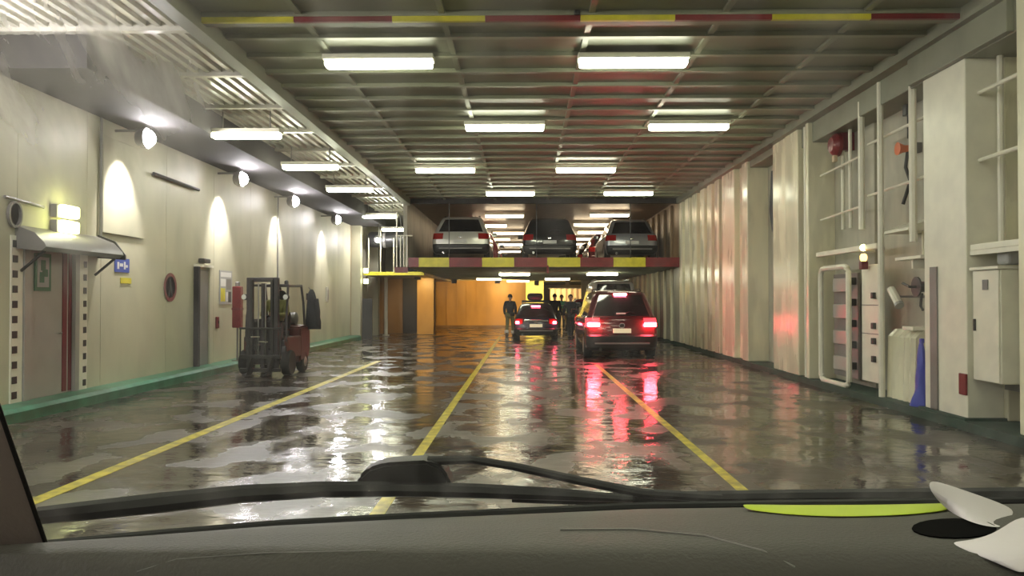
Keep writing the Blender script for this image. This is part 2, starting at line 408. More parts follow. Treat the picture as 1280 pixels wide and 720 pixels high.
# flood lamps on arms
def spot(name, loc, target, power, color, size, blend, parent=None, rad=.08):
    ld = bpy.data.lights.new(name, 'SPOT'); ld.energy = power; ld.color = color; ld.spot_size = math.radians(size); ld.spot_blend = blend
    ld.shadow_soft_size = rad
    o = bpy.data.objects.new(name, ld); COL.objects.link(o); o.location = loc
    o.rotation_euler = (Vector(target)-Vector(loc)).to_track_quat('-Z', 'Y').to_euler()
    if parent: o.parent = parent
    return o
fl_y = [-4.4, -.2, 4.0, 8.2, 12.4, 16.6, 20.4, 25.1]  # first two, at the viewer's back, are added as fill light
for i, yy in enumerate(fl_y):
    t = thing('flood_lamp', 'glaring white flood lamp on the left wall, %s one' % (['added unseen fill farthest behind the viewer', 'beside the viewer\'s back', 'hidden nearest', 'mostly hidden first', 'largest', 'second glowing', 'third glowing', 'smallest on the wall'][i]), 'lamp', (-5.9, yy, 3.98), 0, 'flood lamps along the left wall')
    obj('arm', tb([(-.5, 0, .12), (-.1, 0, .12), (-.02, 0, .08)], .022), M['grey'], t)
    obj('housing', lathe([(-.18, .04), (-.15, .11), (-.08, .155), (.01, .165)], 18, 'X'), M['grey'], t, smooth=True)
    bm = bmesh.new(); bmesh.ops.create_icosphere(bm, subdivisions=2, radius=.135)
    obj('lens', bm, M['bulb'], t, smooth=True)
    spot('lamp_light', (-.06, .02, -.20), (-.50, .06, -.93), FLOOD, (1, .93, .92), 76, .6, t)

# ------------------------------------------------------------------ ceiling lights
def light(loc, label, m, group, w2=.69, yaw=0, drop=0):
    t = thing('ceiling_light', label, 'ceiling light', loc, yaw, group)
    obj('housing', box(-w2-.02, w2+.02, -.12, .12, 0, .07, .01), M['white'], t)
    obj('diffuser', box(-w2, w2, -.10, .10, -.085, 0, .03), m, t, smooth=True)
    if drop:
        for q in (-.4, .4): obj('hanger', tb([(q, 0, .07), (q, 0, drop)], .012, 6), M['grey'], t)
    return t
rows = [(10.25, (-1.87, 1.4)), (14.1, (-.34, 2.9)), (18.75, (-1.85, 1.45)), (22.9, (-.39, 2.99)), (6.0, (-.35, 2.9)), (1.8, (-1.87, 1.4)), (-2.4, (-.35, 2.9)), (-6.5, (-1.87, 1.4))]  # rows out of view are added to fill the deck with light
rn = ['nearest row in view', 'second row from the viewer', 'third row from the viewer', 'fourth row, just before the upper cars', 'added unseen row above the frame', 'added unseen row overhead', 'added unseen row behind the viewer', 'added unseen row farthest behind the viewer']
for (yy, xs), nm in zip(rows, rn):
    for x, sd in zip(xs, ('left', 'right')):
        light((x, yy, CZ-.14), 'glowing white ceiling light over the lanes, %s, %s one' % (nm, sd), M['tube'], 'ceiling lights over the lanes')
for i, (x, yy) in enumerate(((-4.65, 13.3), (-4.43, 16.5), (-4.35, 19.9), (-4.75, 26.3))):
    light((x, yy, 4.24), 'slim glowing light under the ribbed left ceiling, %s' % (['nearest one in view', 'second in view', 'third in view', 'fourth in view', 'above the door hood out of view', 'beside the viewer', 'behind the viewer'][i]), M['tube'], 'ceiling lights along the left wall', .57, 0, .38)
ml = [(-.7, 28.8), (3.06, 28.6), (-1.4, 32.6), (2.7, 32.2), (-.7, 36.2), (3.1, 35.8), (-1.4, 39.9), (2.9, 39.7), (-.7, 43.7), (2.9, 43.5), (-.9, 50), (2.9, 50)]
for i, (x, yy) in enumerate(ml):
    light((x, yy, CZ-.16), 'warm ceiling light over the upper deck cars, %s row, %s one' % (ORD[i//2], ('left', 'right')[i % 2]), M['tube_w'], 'ceiling lights over the upper deck')
for i, (x, yy) in enumerate(((-.35, 29.4), (2.85, 29.2), (-1.6, 36.5), (-.3, 40.2), (1.5, 36.0))):
    light((x, yy, 2.43), 'small light under the raised deck, %s' % (['left of the front pair', 'right of the front pair', 'dim one nearest the ochre wall left', 'dim one deepest above the roof box', 'dim one right of centre'][i]), M['tube'] if i < 2 else M['tube_d'], 'lights under the raised deck', .56)

# ------------------------------------------------------------------ raised deck
deck = struct('trim_2', box(XS, XR, MY+.06, END, 2.52, 2.76), M['greywall'], 'raised steel car deck spanning the lanes')
deck['category'] = 'deck'
st = [-3.68, -3.35, -2.38, -1.33, -.31, .74, 1.79, 2.84, 3.86, 4.93]
for i in range(9):
    obj('edge_stripe', box(st[i], st[i+1]-.006, MY, MY+.06, 2.5, 2.80), M['red'] if i % 2 == 0 else M['yellow'], deck)
for k in range(20):
    yy = 26.2+k*.8
    obj('deck_rib', box(XS, XR, yy, yy+.08, 2.46, 2.52), M['rib_dark'], deck)
obj('hanging_strap', box(.72, .78, MY-.03, MY, 2.3, 2.55), M['red'], deck)
struct('wall_mezzanine', box(XS-.12, XS, MY+.05, END, 2.52, CZ), M['greywall'], 'grey side wall left of the upper deck cars')
struct('trim_3', box(XS-.15, XR, MY-.1, MY+.05, CZ-.16, CZ), M['beam_shade'], 'dark cross beam above the opening of the raised deck')
for i, x in enumerate((-2.38, .40, 3.37)):
    tag(obj('hanging_cable', tb([(x, MY-.04, 2.78), (x, MY-.04, CZ-.16)], .014, 6), M['dark']), 'thin dark cable in front of the %s upper deck car' % ('silver left', 'black middle', 'grey right')[i], 'cable', 'cables in front of the upper deck')
# white stanchions at the left end of the raised deck
t = thing('deck_railing', 'white railing posts at the left end of the raised deck', 'railing', (-3.75, MY, 2.5))
for x, h in ((-.30, 1.75), (-.18, 1.0), (-.08, 1.0), (.03, 1.0)):
    obj('post', tb([(x, 0, .0), (x, 0, h)], .022), M['white'], t)
obj('rail', tb([(-.34, 0, 1.0), (.2, 0, 1.0)], .02), M['white'], t)
obj('foot_plate', box(-.36, .06, -.03, .03, -.18, 0), M['red'], t)

# left side beyond the wall end
wl2 = struct('wall_alcove', box(-7.2, XL, 29.4, BY, 0, CZ), M['brown'], 'brownish side wall with columns beyond the flood lamps')
ymat = ['cream', 'greywall', 'cream', 'brown', 'white', 'greywall']
for i, (yy, dx, ww) in enumerate(((29.5, .35, .35), (31.0, .25, .3), (32.6, .45, .3), (34.4, .3, .4), (36.8, .45, .22), (39.5, .35, .5))):
    obj('column', box(XL-.02, XL+dx, yy, yy+ww, 0, CZ), M[ymat[i]], wl2)
t = thing('alcove_beam', 'yellow painted deck edge across the side bay left of the raised deck', 'beam', (-6.4, 30, 2.38))
obj('edge', box(.36, 2.65, 0, .06, 0, .13), M['yellow'], t)
obj('slab', box(.36, 2.65, .06, 11, .0, .12), M['greywall'], t)
for i, x in enumerate((.55, 1.0, 1.5, 2.0)):
    obj('post', tb([(x, .03, .13), (x, .03, 1.4+.3*(i % 2))], .025), M['cream'], t)
t = thing('alcove_duct', 'fat dark horizontal duct above the side bay', 'duct', (-5.9, 30.4, 3.75))
obj('pipe', lathe([(0, .27), (.1, .30), (1.9, .30), (2.0, .27)], 18, 'X'), M['dark'], t, smooth=True)
obj('collar', lathe([(.55, .32), (.65, .32)], 18, 'X'), M['grey'], t)
obj('hanger', tb([(1.2, 0, .28), (1.2, 0, .9)], .02), M['grey'], t)
light((-4.75, 29.2, 4.06), 'thin light in front of the dark duct over the side bay', M['tube'], 'ceiling lights along the left wall', .45)
t = thing('flood_lamp', 'tilted white flood lamp at the end of the dark duct', 'lamp', (-5.35, 29.2, 3.66), 0, 'flood lamps along the left wall')
bm = bmesh.new(); bmesh.ops.create_icosphere(bm, subdivisions=2, radius=.11)
obj('lens', bm, M['bulb'], t, smooth=True)
obj('arm', tb([(0, .1, .1), (.05, .15, .90)], .02), M['grey'], t)
obj('housing', lathe([(.05, .12), (.12, .10), (.16, .03)], 14, 'Z'), M['grey'], t)
for q, (zz, wd) in enumerate(((2.55, 'upper'), (2.15, 'lower'))):
    t = thing('bulkhead_lamp', wd+' of two small yellow lanterns at the far side bay', 'lamp', (-5.93, 30-.05, zz), 0, 'yellow lanterns at the side bay')
    obj('housing', box(-.1, .1, 0, .05, -.1, .1, .01), M['grey'], t)
    obj('lens', box(-.09, .09, -.08, 0, -.09, .09, .03), M['exit_s'], t, smooth=True)
t = thing('white_pole', 'slim white pole standing in front of the dark side bay', 'pole', (-6.35, 36.3, 0))
t.location = (-5.6, 32.4, 0)
obj('shaft', tb([(0, 0, 0), (0, 0, 2.38)], .07, 10), M['white'], t)
obj('base', box(-.12, .12, -.12, .12, 0, .04), M['white'], t)
struct('door_3', box(-6.0, -5.98+.35, 29.6, 29.66, .0, 1.5), M['dark'], 'dark narrow doorway past the end of the left wall')
struct('door_4', box(-5.3, -4.6, 35.0, 35.08, 0, 2.38), M['dark'], 'dark tall doorway in the far side bay')
struct('wall_bay', box(-6.4, -3.9, 35.1, 35.3, 0, 2.38), M['brown'], 'brown wall of the far side bay')

# far wall, lower deck
wb = struct('wall_back', box(-6.4, .1, BY, BY+.2, 0, 2.52), M['orange_wall'], 'ochre steel bulkhead lit amber under the raised deck')
for k in range(9):
    x = -4.6+k*.52
    obj('ramp_seam', box(x, x+.05, BY-.03, BY, .12, 2.35), M['orange_wall'], wb)
obj('sill', box(-4.7, .1, BY-.12, BY, 0, .12), M['brown'], wb)
struct('wall_back', box(3.0, XR, BY, BY+.2, 0, 2.52), M['greywall'], 'grey far bulkhead right of the far opening')
struct('trim_4', box(-4.55, -3.85, 34.0, 34.2, 0.0, 2.52), M['orange_wall'], 'amber lit upright plate left of the ochre wall')['category'] = 'plate'
struct('wall_beyond', box(.0, 1.15, 47.0, 47.2, 0, 2.52), M['doorglow'], 'bright yellow wall glowing behind the far opening')
t = thing('curtain', 'beige curtain hanging in the far opening right of the yellow wall', 'curtain', (1.5, 46, 0))
bm = bmesh.new(); n = 24; pr = []
for i in range(n+1):
    x = i*.075; y = .06*math.sin(i*1.5)
    pr.append((bm.verts.new((x, y, 0)), bm.verts.new((x, y, 2.1)), bm.verts.new((x, y+.02, 0)), bm.verts.new((x, y+.02, 2.1))))
for a, b in zip(pr[:-1], pr[1:]):
    bm.faces.new((a[0], b[0], b[1], a[1])); bm.faces.new((a[2], b[2], b[3], a[3]))
obj('cloth', bm, M['beige'], t, smooth=True)
obj('rod', tb([(-.1, 0, 2.12), (1.9, 0, 2.12)], .025), M['steel'], t)
def point(loc, power, color, rad, parent):
    ld = bpy.data.lights.new('lamp_light', 'POINT'); ld.energy = power; ld.color = color; ld.shadow_soft_size = rad
    o = bpy.data.objects.new('lamp_light', ld); COL.objects.link(o); o.location = loc; o.parent = parent
for i, (x, yy, pw, c) in enumerate(((-3.4, 39.0, 22, (1, .60, .20)), (-1.3, 39.3, 120, (1, .60, .18)), (.7, 44.5, 150, (1, .80, .28)), (2.4, 44.3, 60, (1, .72, .4)), (-4.3, 32.4, 45, (1, .66, .25)))):
    t = thing('deck_lamp', 'small amber lamp under the raised deck, ' + ['before the ochre wall left', 'before the ochre wall right', 'in front of the bright yellow wall', 'in front of the beige curtain', 'by the amber upright plate'][i], 'lamp', (x, yy, 2.38), 0, 'amber lamps under the raised deck')
    obj('base', box(-.12, .12, -.12, .12, .03, .14, .01), M['grey'], t)
    obj('lens', lathe([(-.07, .03), (-.05, .08), (.03, .10)], 12, 'Z'), M['amber'], t, smooth=True)
    if i in (0, 1, 2, 3):
        obj('shade', box(-.13, .13, -.15, -.13, -.12, .14), M['grey'], t)
        spot('lamp_light', (0, -.02, -.10), (0, 2.5, -1.4), pw*2.2, c, 150, .8, t, .06)
    else:
        obj('shade', box(-.13, .13, -.15, -.13, -.12, .14), M['grey'], t)
        spot('lamp_light', (0, -.02, -.10), (0, 1.6, -1.2), pw*2.2, c, 110, .8, t, .06)

# ------------------------------------------------------------------ right wall
wr = struct('wall_right', box(5.6, 6.2, -12, END, 0, CZ), M['greywall'], 'cream steel side wall of frames and recesses on the right')
def plate(y0, y1, x0=XR, x1=5.6, z0=0.1, z1=CZ-.1, m='cream_r', nm='frame_plate', bev=.015):
    return obj(nm, box(x0, x1, y0, y1, z0, z1, bev), M[m], wr)
struct('trim_5', box(XR-.05, 5.6, -6, BY, 0, .10), M['dkgreen'], 'dark green footing along the right wall')
# lower part under the raised deck and upper part beside it
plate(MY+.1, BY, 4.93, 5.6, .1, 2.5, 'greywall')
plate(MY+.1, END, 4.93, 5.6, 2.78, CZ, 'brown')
for k in range(11):
    plate(26.5+k*1.3, 26.62+k*1.3, 4.84, 4.93, .1, 2.5, 'cream_r', 'stiffener')
    plate(26.5+k*1.3, 26.7+k*1.3, 4.84, 4.93, 2.8, CZ-.1, 'brown', 'stiffener')
# corrugated stretch
ys = [20.3, 20.75, 21.1, 21.6, 21.95, 22.45, 22.9, 23.5, 23.9, 24.6, 25.0, 25.5]
for i, (a, b) in enumerate(zip(ys[:-1], ys[1:])):
    plate(a, b, XR+(.0 if i % 2 == 0 else .13), 5.6)
plate(17.7, 18.15); plate(18.15, 18.75, XR+.10); plate(18.75, 19.9, XR-.02)
plate(14.4, 15.1, XR-.02); plate(15.1, 15.9, XR)
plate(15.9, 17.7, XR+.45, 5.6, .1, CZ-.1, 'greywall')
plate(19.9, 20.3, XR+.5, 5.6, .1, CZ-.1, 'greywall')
# big near column
colm = thing('wall_column', 'broad white steel column left of the white cabinet', 'column', (XR, 9.06, 0))
obj('web', box(.04, .45, 0, .95, .10, 4.18, .012), M['white'], colm)
obj('slot', box(.02, .045, .62, .78, .12, 1.85), M['grey'], colm)
obj('slot', box(.02, .045, .62, .78, .0, .14), M['dark'], colm)
obj('foot', box(-.02, .55, -.05, 1.0, 0, .13), M['dkgreen'], colm)
obj('red_tag', box(.015, .04, -.01, .14, .38, .62, .008), M['red'], colm)
obj('head_box', box(-.03, .5, -.9, 1.2, 4.18, CZ, .01), M['ceil'], colm)
plate(6.9, 8.12, XR+.04, 5.6, .1, CZ-.1, 'cream_r')
plate(9.0, 10.1, 5.38, 5.6, .1, CZ-.1, 'cream_r')
# far recess 10.1 - 13.9 : back plates and stanchions
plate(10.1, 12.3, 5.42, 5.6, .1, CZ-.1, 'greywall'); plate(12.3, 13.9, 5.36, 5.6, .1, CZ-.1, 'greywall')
plate(13.85, 13.98, XR-.03, 5.5, .1, CZ-.1, 'cream_r')
plate(9.9, 14.4, XR+.05, 5.6, CZ-.5, CZ, 'ceil', 'header')
plate(5.5, 9.06, XR+.05, 5.6, CZ-.5, CZ, 'ceil', 'header')
plate(15.9, 17.7, XR+.05, 5.6, CZ-.3, CZ, 'ceil', 'header')
for i, (yy, x, z0, z1, r) in enumerate(((11.25, 4.99, 0, 4.5, .045), (11.95, 5.02, 2.5, 4.4, .05), (10.38, 5.02, 2.2, 4.4, .05), (14.15, 4.97, 0, 4.5, .04), (13.1, 5.2, 2.6, 4.4, .03), (12.8, 5.2, 2.6, 4.4, .03))):
    tag(obj('wall_pipe', tb([(x, yy, z0), (x, yy, z1)], r, 8), M['white'], smooth=True), 'white upright pipe in the right wall recess, %s' % (['tallest, in front of the equipment', 'short one above the switch panel', 'short one beside the broad column', 'beside the red lit plates', 'thin one under the red bell', 'thin one right of the red bell'][i]), 'pipe', 'upright pipes on the right wall')
for zz, nm in ((3.78, 'upper'), (3.02, 'lower')):
    tag(obj('wall_rail', tb([(5.1, 10.15, zz), (5.1, 11.9, zz-.03)], .022, 8), M['white']), nm+' thin white rail in the recess beyond the broad column', 'rail')
    tag(obj('wall_rail', tb([(5.12, 7.6, zz+.02), (5.12, 9.04, zz)], .025, 8), M['white']), nm+' thin white rail right of the broad column', 'rail')
    tag(obj('wall_rail', tb([(5.1, 12.2, zz-.15), (5.1, 13.8, zz-.2)], .018, 8), M['white']), nm+' thin white rail under the red bell', 'rail')
# horizontal shelf/beam at mid height in recess
t = thing('wall_ledge', 'white horizontal ledge above the white cabinet', 'ledge', (5.0, 8.14, 2.0))
obj('ledge', box(0, .45, 0, .9, 0, .07, .01), M['white'], t)
obj('lip', box(0, .02, 0, .9, -.05, 0), M['white'], t)
t = thing('ledge_box', 'grey moulded box standing on top of the white cabinet', 'box', (5.1, 8.5, 1.83))
obj('casing', box(0, .3, 0, .22, 0, .15, .03), M['signgrey'], t); obj('lid', box(.01, .29, .01, .21, .15, .165), M['white'], t)
cab = thing('electric_cabinet', 'tall white steel cabinet on the right wall beside the broad column', 'cabinet', (5.0, 8.5, .56))
obj('body', box(.02, .37, 0, .5, 0, 1.22, .012), M['white'], cab)
dr = obj('door', box(0, .02, .01, .49, .01, 1.21, .006), M['white'], cab)
obj('top_plate', box(-.02, .39, -.02, .52, 1.22, 1.25), M['white'], cab)
obj('badge', box(-.012, 0, .19, .29, 1.0, 1.11, .004), M['grey'], cab)
obj('latch', box(-.02, 0, .43, .46, .55, .68, .004), M['dark'], dr)
obj('bracket', box(.32, .40, .05, .45, -.1, 0), M['grey'], cab)
t = thing('pipe_valve', 'dark valve on pipes at the wall right of the white cabinet', 'valve', (5.3, 8.3, .75))
obj('pipe', tb([(0, 0, -.6), (0, 0, .0), (0, -.15, .05)], .04), M['grey'], t)
obj('pipe', tb([(.12, 0, -.6), (.12, 0, .9)], .03), M['dark'], t)
obj('handwheel', lathe([(-.02, .09), (.0, .09), (.0, .06), (-.02, .06)], 16, 'X', (-.06, 0, 0)), M['dark'], t)
obj('stem', tb([(0, 0, 0), (-.07, 0, 0)], .015), M['steel'], t)
# vertical ducts near recess
for i, (yy, xx) in enumerate(((8.95, 5.3), (8.4, 5.35))):
    tag(obj('wall_cable', tb([(xx, yy, 2.1), (xx, yy, 4.3)], .035, 8), M['grey' if i else 'white']), ['white upright tube above the white cabinet', 'dark grey upright tube behind the rails, right edge'][i], 'pipe')
# framed hatch (rounded rectangular tube)
t = thing('hatch_frame', 'tall white rounded tube frame standing in the right wall recess', 'frame', (4.98, 12.35, .12))
pts = []
w0, h0, rr = 1.15, 1.85, .14
for cx, cz, a0 in ((w0-rr, h0-rr, 0), (rr, h0-rr, 90), (rr, rr, 180), (w0-rr, rr, 270)):
    for k in range(5):
        a = math.radians(a0+k*22.5); pts.append((0, cx+rr*math.cos(a), cz+rr*math.sin(a)))
pts.append(pts[0]); pts.append(pts[1])
obj('frame_tube', tb(pts, .045), M['white'], t, smooth=True)
obj('inner_panel', box(.18, .22, .1, 1.05, .1, 1.75), M['grey'], t)
for q in range(5):
    obj('hinge', box(.10, .19, .15, .25, .25+q*.33, .36+q*.33, .01), M['dark'], t)
for q in range(4):
    obj('cross_slat', box(.12, .18, .35, .95, .2+q*.42, .42+q*.42, .01), M['ltgrey'], t)
t = thing('switch_panel', 'tall narrow white panel with four dark switches beside the rounded frame', 'panel', (5.02, 11.5, .25))
obj('panel', box(.06, .12, 0, .62, 0, 1.72, .01), M['white'], t)
for q, zz in enumerate((1.22, .78, .56, .30)):
    obj('switch', box(.01, .06, .12, .2, zz, zz+.09, .008), M['dark'], t)
for zz in (.7, 1.12):
    obj('seam', box(.055, .06, .0, .62, zz, zz+.012), M['grey'], t)
t = thing('beacon_lamp', 'small glowing amber and white lamp above the switch panel', 'lamp', (5.0, 11.85, 2.22))
obj('bracket', box(0, .3, -.03, .03, -.03, .0), M['grey'], t)
bm = bmesh.new(); bmesh.ops.create_icosphere(bm, subdivisions=2, radius=.05)
obj('lens', bm, M['exit'], t, smooth=True)
obj('lower_lens', lathe([(-.2, .03), (-.17, .05), (-.12, .05), (-.09, .03)], 12, 'Z'), M['amber'], t, smooth=True)
obj('base', box(-.05, .05, -.05, .05, -.32, -.2, .01), M['dred'], t)
t = thing('wall_ledge', 'white horizontal bar running above the rounded frame and switch panel', 'ledge', (4.99, 11.4, 2.18))
obj('ledge', box(0, .1, 0, 2.35, 0, .08, .01), M['white'], t)
obj('stay', box(.1, .38, .9, .95, 0, .05), M['white'], t)
t = thing('wall_shelf', 'white folded tray jutting out in the recess at mid height', 'shelf', (4.98, 10.45, 2.36))
obj('tray', prism([(0, 0), (.40, 0), (.40, .18), (.02, .04)], 0, .7), M['white'], t)
obj('arm', tb([(.3, .2, 0), (.3, .2, -.3), (.4, .2, -.35)], .02), M['cream_r'], t)
t = thing('wall_shelf', 'thin white shelf above the dark winch by the broad column', 'shelf', (5.02, 10.2, 1.98))
obj('board', box(0, .4, 0, .7, 0, .04, .005), M['white'], t)
obj('bracket', box(.05, .38, .3, .34, -.12, 0), M['white'], t)
t = thing('hand_winch', 'dark winch with a reel on the wall left of the broad column', 'winch', (5.15, 10.35, 1.62))
obj('drum', lathe([(-.12, .13), (-.10, .13), (-.10, .07), (.08, .07), (.08, .13), (.10, .13)], 14, 'X'), M['dark'], t, smooth=True)
obj('crank', tb([(-.12, 0, 0), (-.2, .0, 0), (-.2, .18, .05)], .018), M['dark'], t)
obj('mount', box(.08, .28, -.1, .1, -.16, .2, .01), M['grey'], t)
obj('hook', tb([(-.02, .05, -.08), (-.02, .08, -.25), (-.02, .02, -.3)], .018), M['dark'], t)
t = thing('tilted_lamp', 'pale tubular work lamp hanging tilted below the wall winch', 'lamp', (5.02, 10.9, 1.42))
obj('tube', tb([(0, .12, .18), (0, -.1, -.02)], .055, 10), M['white'], t, smooth=True)
obj('cap', tb([(0, -.1, -.02), (0, -.13, -.05)], .06, 10), M['ltgrey'], t)
obj('bracket', box(0, .4, .0, .03, .06, .09), M['grey'], t)
t = thing('wall_locker', 'low cream box with draped folds at the foot of the recess', 'locker', (5.08, 10.5, .1))
bm = bmesh.new(); pr = []
for i in range(17):
    yy = i*.05; x = .02*math.sin(i*2.0)
    pr.append([bm.verts.new(p) for p in ((x, yy, 0), (x+.02, yy, .85), (x+.12, yy, .95), (.3, yy, .95), (.3, yy, 0))])
for a, b in zip(pr[:-1], pr[1:]):
    for k in range(5): bm.faces.new((a[k], b[k], b[(k+1) % 5], a[(k+1) % 5]))
bm.faces.new(pr[0]); bm.faces.new(pr[-1][::-1])
obj('cover', bm, M['cream_r'], t, smooth=True)
obj('lid', box(-.02, .3, .0, .3, .95, 1.0, .01), M['white'], t)
t = thing('blue_bag', 'crumpled blue plastic sheet at the foot of the broad column', 'sheet', (5.02, 10.2, .1))
bm = bmesh.new(); random.seed(5)
for i in range(7):
    ring = []
rings = []
for i in range(9):
    z = i*.1; rr = (.15, .13, .10, .09, .08, .07, .06, .05, .03)[i]
    rings.append([bm.verts.new((.04+rr*.8*math.cos(a*PI/5)*random.uniform(.8, 1.2), .08+rr*math.sin(a*PI/5)*random.uniform(.8, 1.2), z)) for a in range(10)])
for i in range(8):
    for k in range(10): bm.faces.new((rings[i][k], rings[i][(k+1) % 10], rings[i+1][(k+1) % 10], rings[i+1][k]))
bm.faces.new(rings[0]); bm.faces.new(rings[-1])
obj('sheet', bm, M['bluecloth'], t, smooth=True)
obj('knot', box(0.02, .07, .05, .1, .8, .86, .01), M['bluecloth'], t)
# red bell + red horn with cable
t = thing('alarm_bell', 'dark red bell on the right wall high up before the recess', 'bell', (5.1, 13.1, 3.98))
obj('dome', lathe([(-.12, .03), (-.10, .12), (-.02, .19), (.04, .19)], 18, 'X', (0, 0, 0)), M['red'], t, smooth=True)
obj('mount', box(.04, .3, -.08, .08, -.1, .26, .01), M['dred'], t)
obj('striker', box(-.06, 0, -.05, .05, -.28, -.17, .01), M['beige'], t)
t = thing('orange_horn', 'small orange horn with dangling dark cable in the upper recess', 'horn', (5.25, 11.0, 3.52))
obj('horn', lathe([(-.14, .09), (-.05, .05), (.1, .05)], 14, 'X'), M['orange'], t, smooth=True)
obj('cable', tb([(.0, 0, -.04), (-.02, .02, -.25), (.02, -.03, -.45), (-.03, .08, -.75)], .025), M['dark'], t)
obj('mount', box(.1, .2, -.05, .05, -.05, .08), M['grey'], t)
t = thing('wall_box', 'dark small box high in the recess beyond the broad column', 'box', (5.3, 11.2, 4.1))
obj('casing', box(0, .1, -.06, .06, -.08, .08, .01), M['dark'], t); obj('cable', tb([(.05, 0, -.08), (.05, 0, -.4)], .01), M['dark'], t)
# dark cables in far recess
for i, (yy, z0, z1) in enumerate(((16.3, 2.8, 4.3), (16.9, 2.6, 4.2), (19.95, 3.2, 4.3))):
    t = thing('cable_loop', 'dark cables hanging in the wall recess, ' + ['nearer bundle', 'farther bundle', 'bundle in the narrow far slot'][i], 'cable', (5.3, yy, z0), 0, 'hanging cables on the right wall')
    for q in range(3):
        obj('cable', tb([(0, q*.1, z1-z0), (-.03, q*.1+.05, (z1-z0)*.5), (0, q*.1-.02, q*.15)], .03), M['dark'], t)
t = thing('junction_box', 'grey box ledge low in the far wall recess', 'box', (5.2, 15.95, 1.9))
obj('casing', box(0, .18, 0, .5, -.04, .04, .01), M['grey'], t); obj('cover', box(-.01, 0, .02, .48, -.03, .03), M['ltgrey'], t)

# ------------------------------------------------------------------ floor lines
for x, wd, nm, y0, y1, x2 in ((-3.55, .13, 'left', 2, 19, -3.45), (-1.0, .10, 'middle', 2, 32, -.95), (1.68, .09, 'right', 2, 18, 1.62)):
    bm = prism([(x-wd/2, y0), (x+wd/2, y0), (x2+wd/2, y1), (x2-wd/2, y1)], 0, .003, 'Z')
    tag(obj('lane_line', bm, M['line']), nm+' painted yellow lane line on the wet deck', 'lane line', 'yellow lane lines')

# ------------------------------------------------------------------ cars
def lerp(a, b, t): return a+(b-a)*t
def contour(yr, yf, hw, r, bow, tw=1.0):
    pts = []
    r = min(r, hw*.8, (yf-yr)*.4)
    def R(u): return bow*(u*u)
    for i in range(9):
        u = -1+i/4; pts.append((u*(hw-r), yr+R(u)*1.0))
    yb = yr+bow
    for k in (1, 2):
        a = k*PI/6; pts.append((hw-r+r*math.sin(a), yb+r-r*math.cos(a)))
    for i in range(11): pts.append((hw, lerp(yb+r, yf-bow-r, i/10)))
    for k in (1, 2):
        a = k*PI/6; pts.append((hw-r+r*math.cos(a), yf-bow-r+r*math.sin(a)))
    for i in range(9):
        u = 1-i/4; pts.append((u*(hw-r), yf-bow*u*u))
    for k in (1, 2):
        a = k*PI/6; pts.append((-(hw-r)-r*math.sin(a), yf-bow-r+r*math.cos(a)))
    for i in range(11): pts.append((-hw, lerp(yf-bow-r, yb+r, i/10)))
    for k in (1, 2):
        a = k*PI/6; pts.append((-(hw-r)-r*math.cos(a), yb+r-r*math.sin(a)))
    return pts        # 48 points: rear 0-8, corner, side 11-21, corner, front 24-32, corner, side 35-45, corner
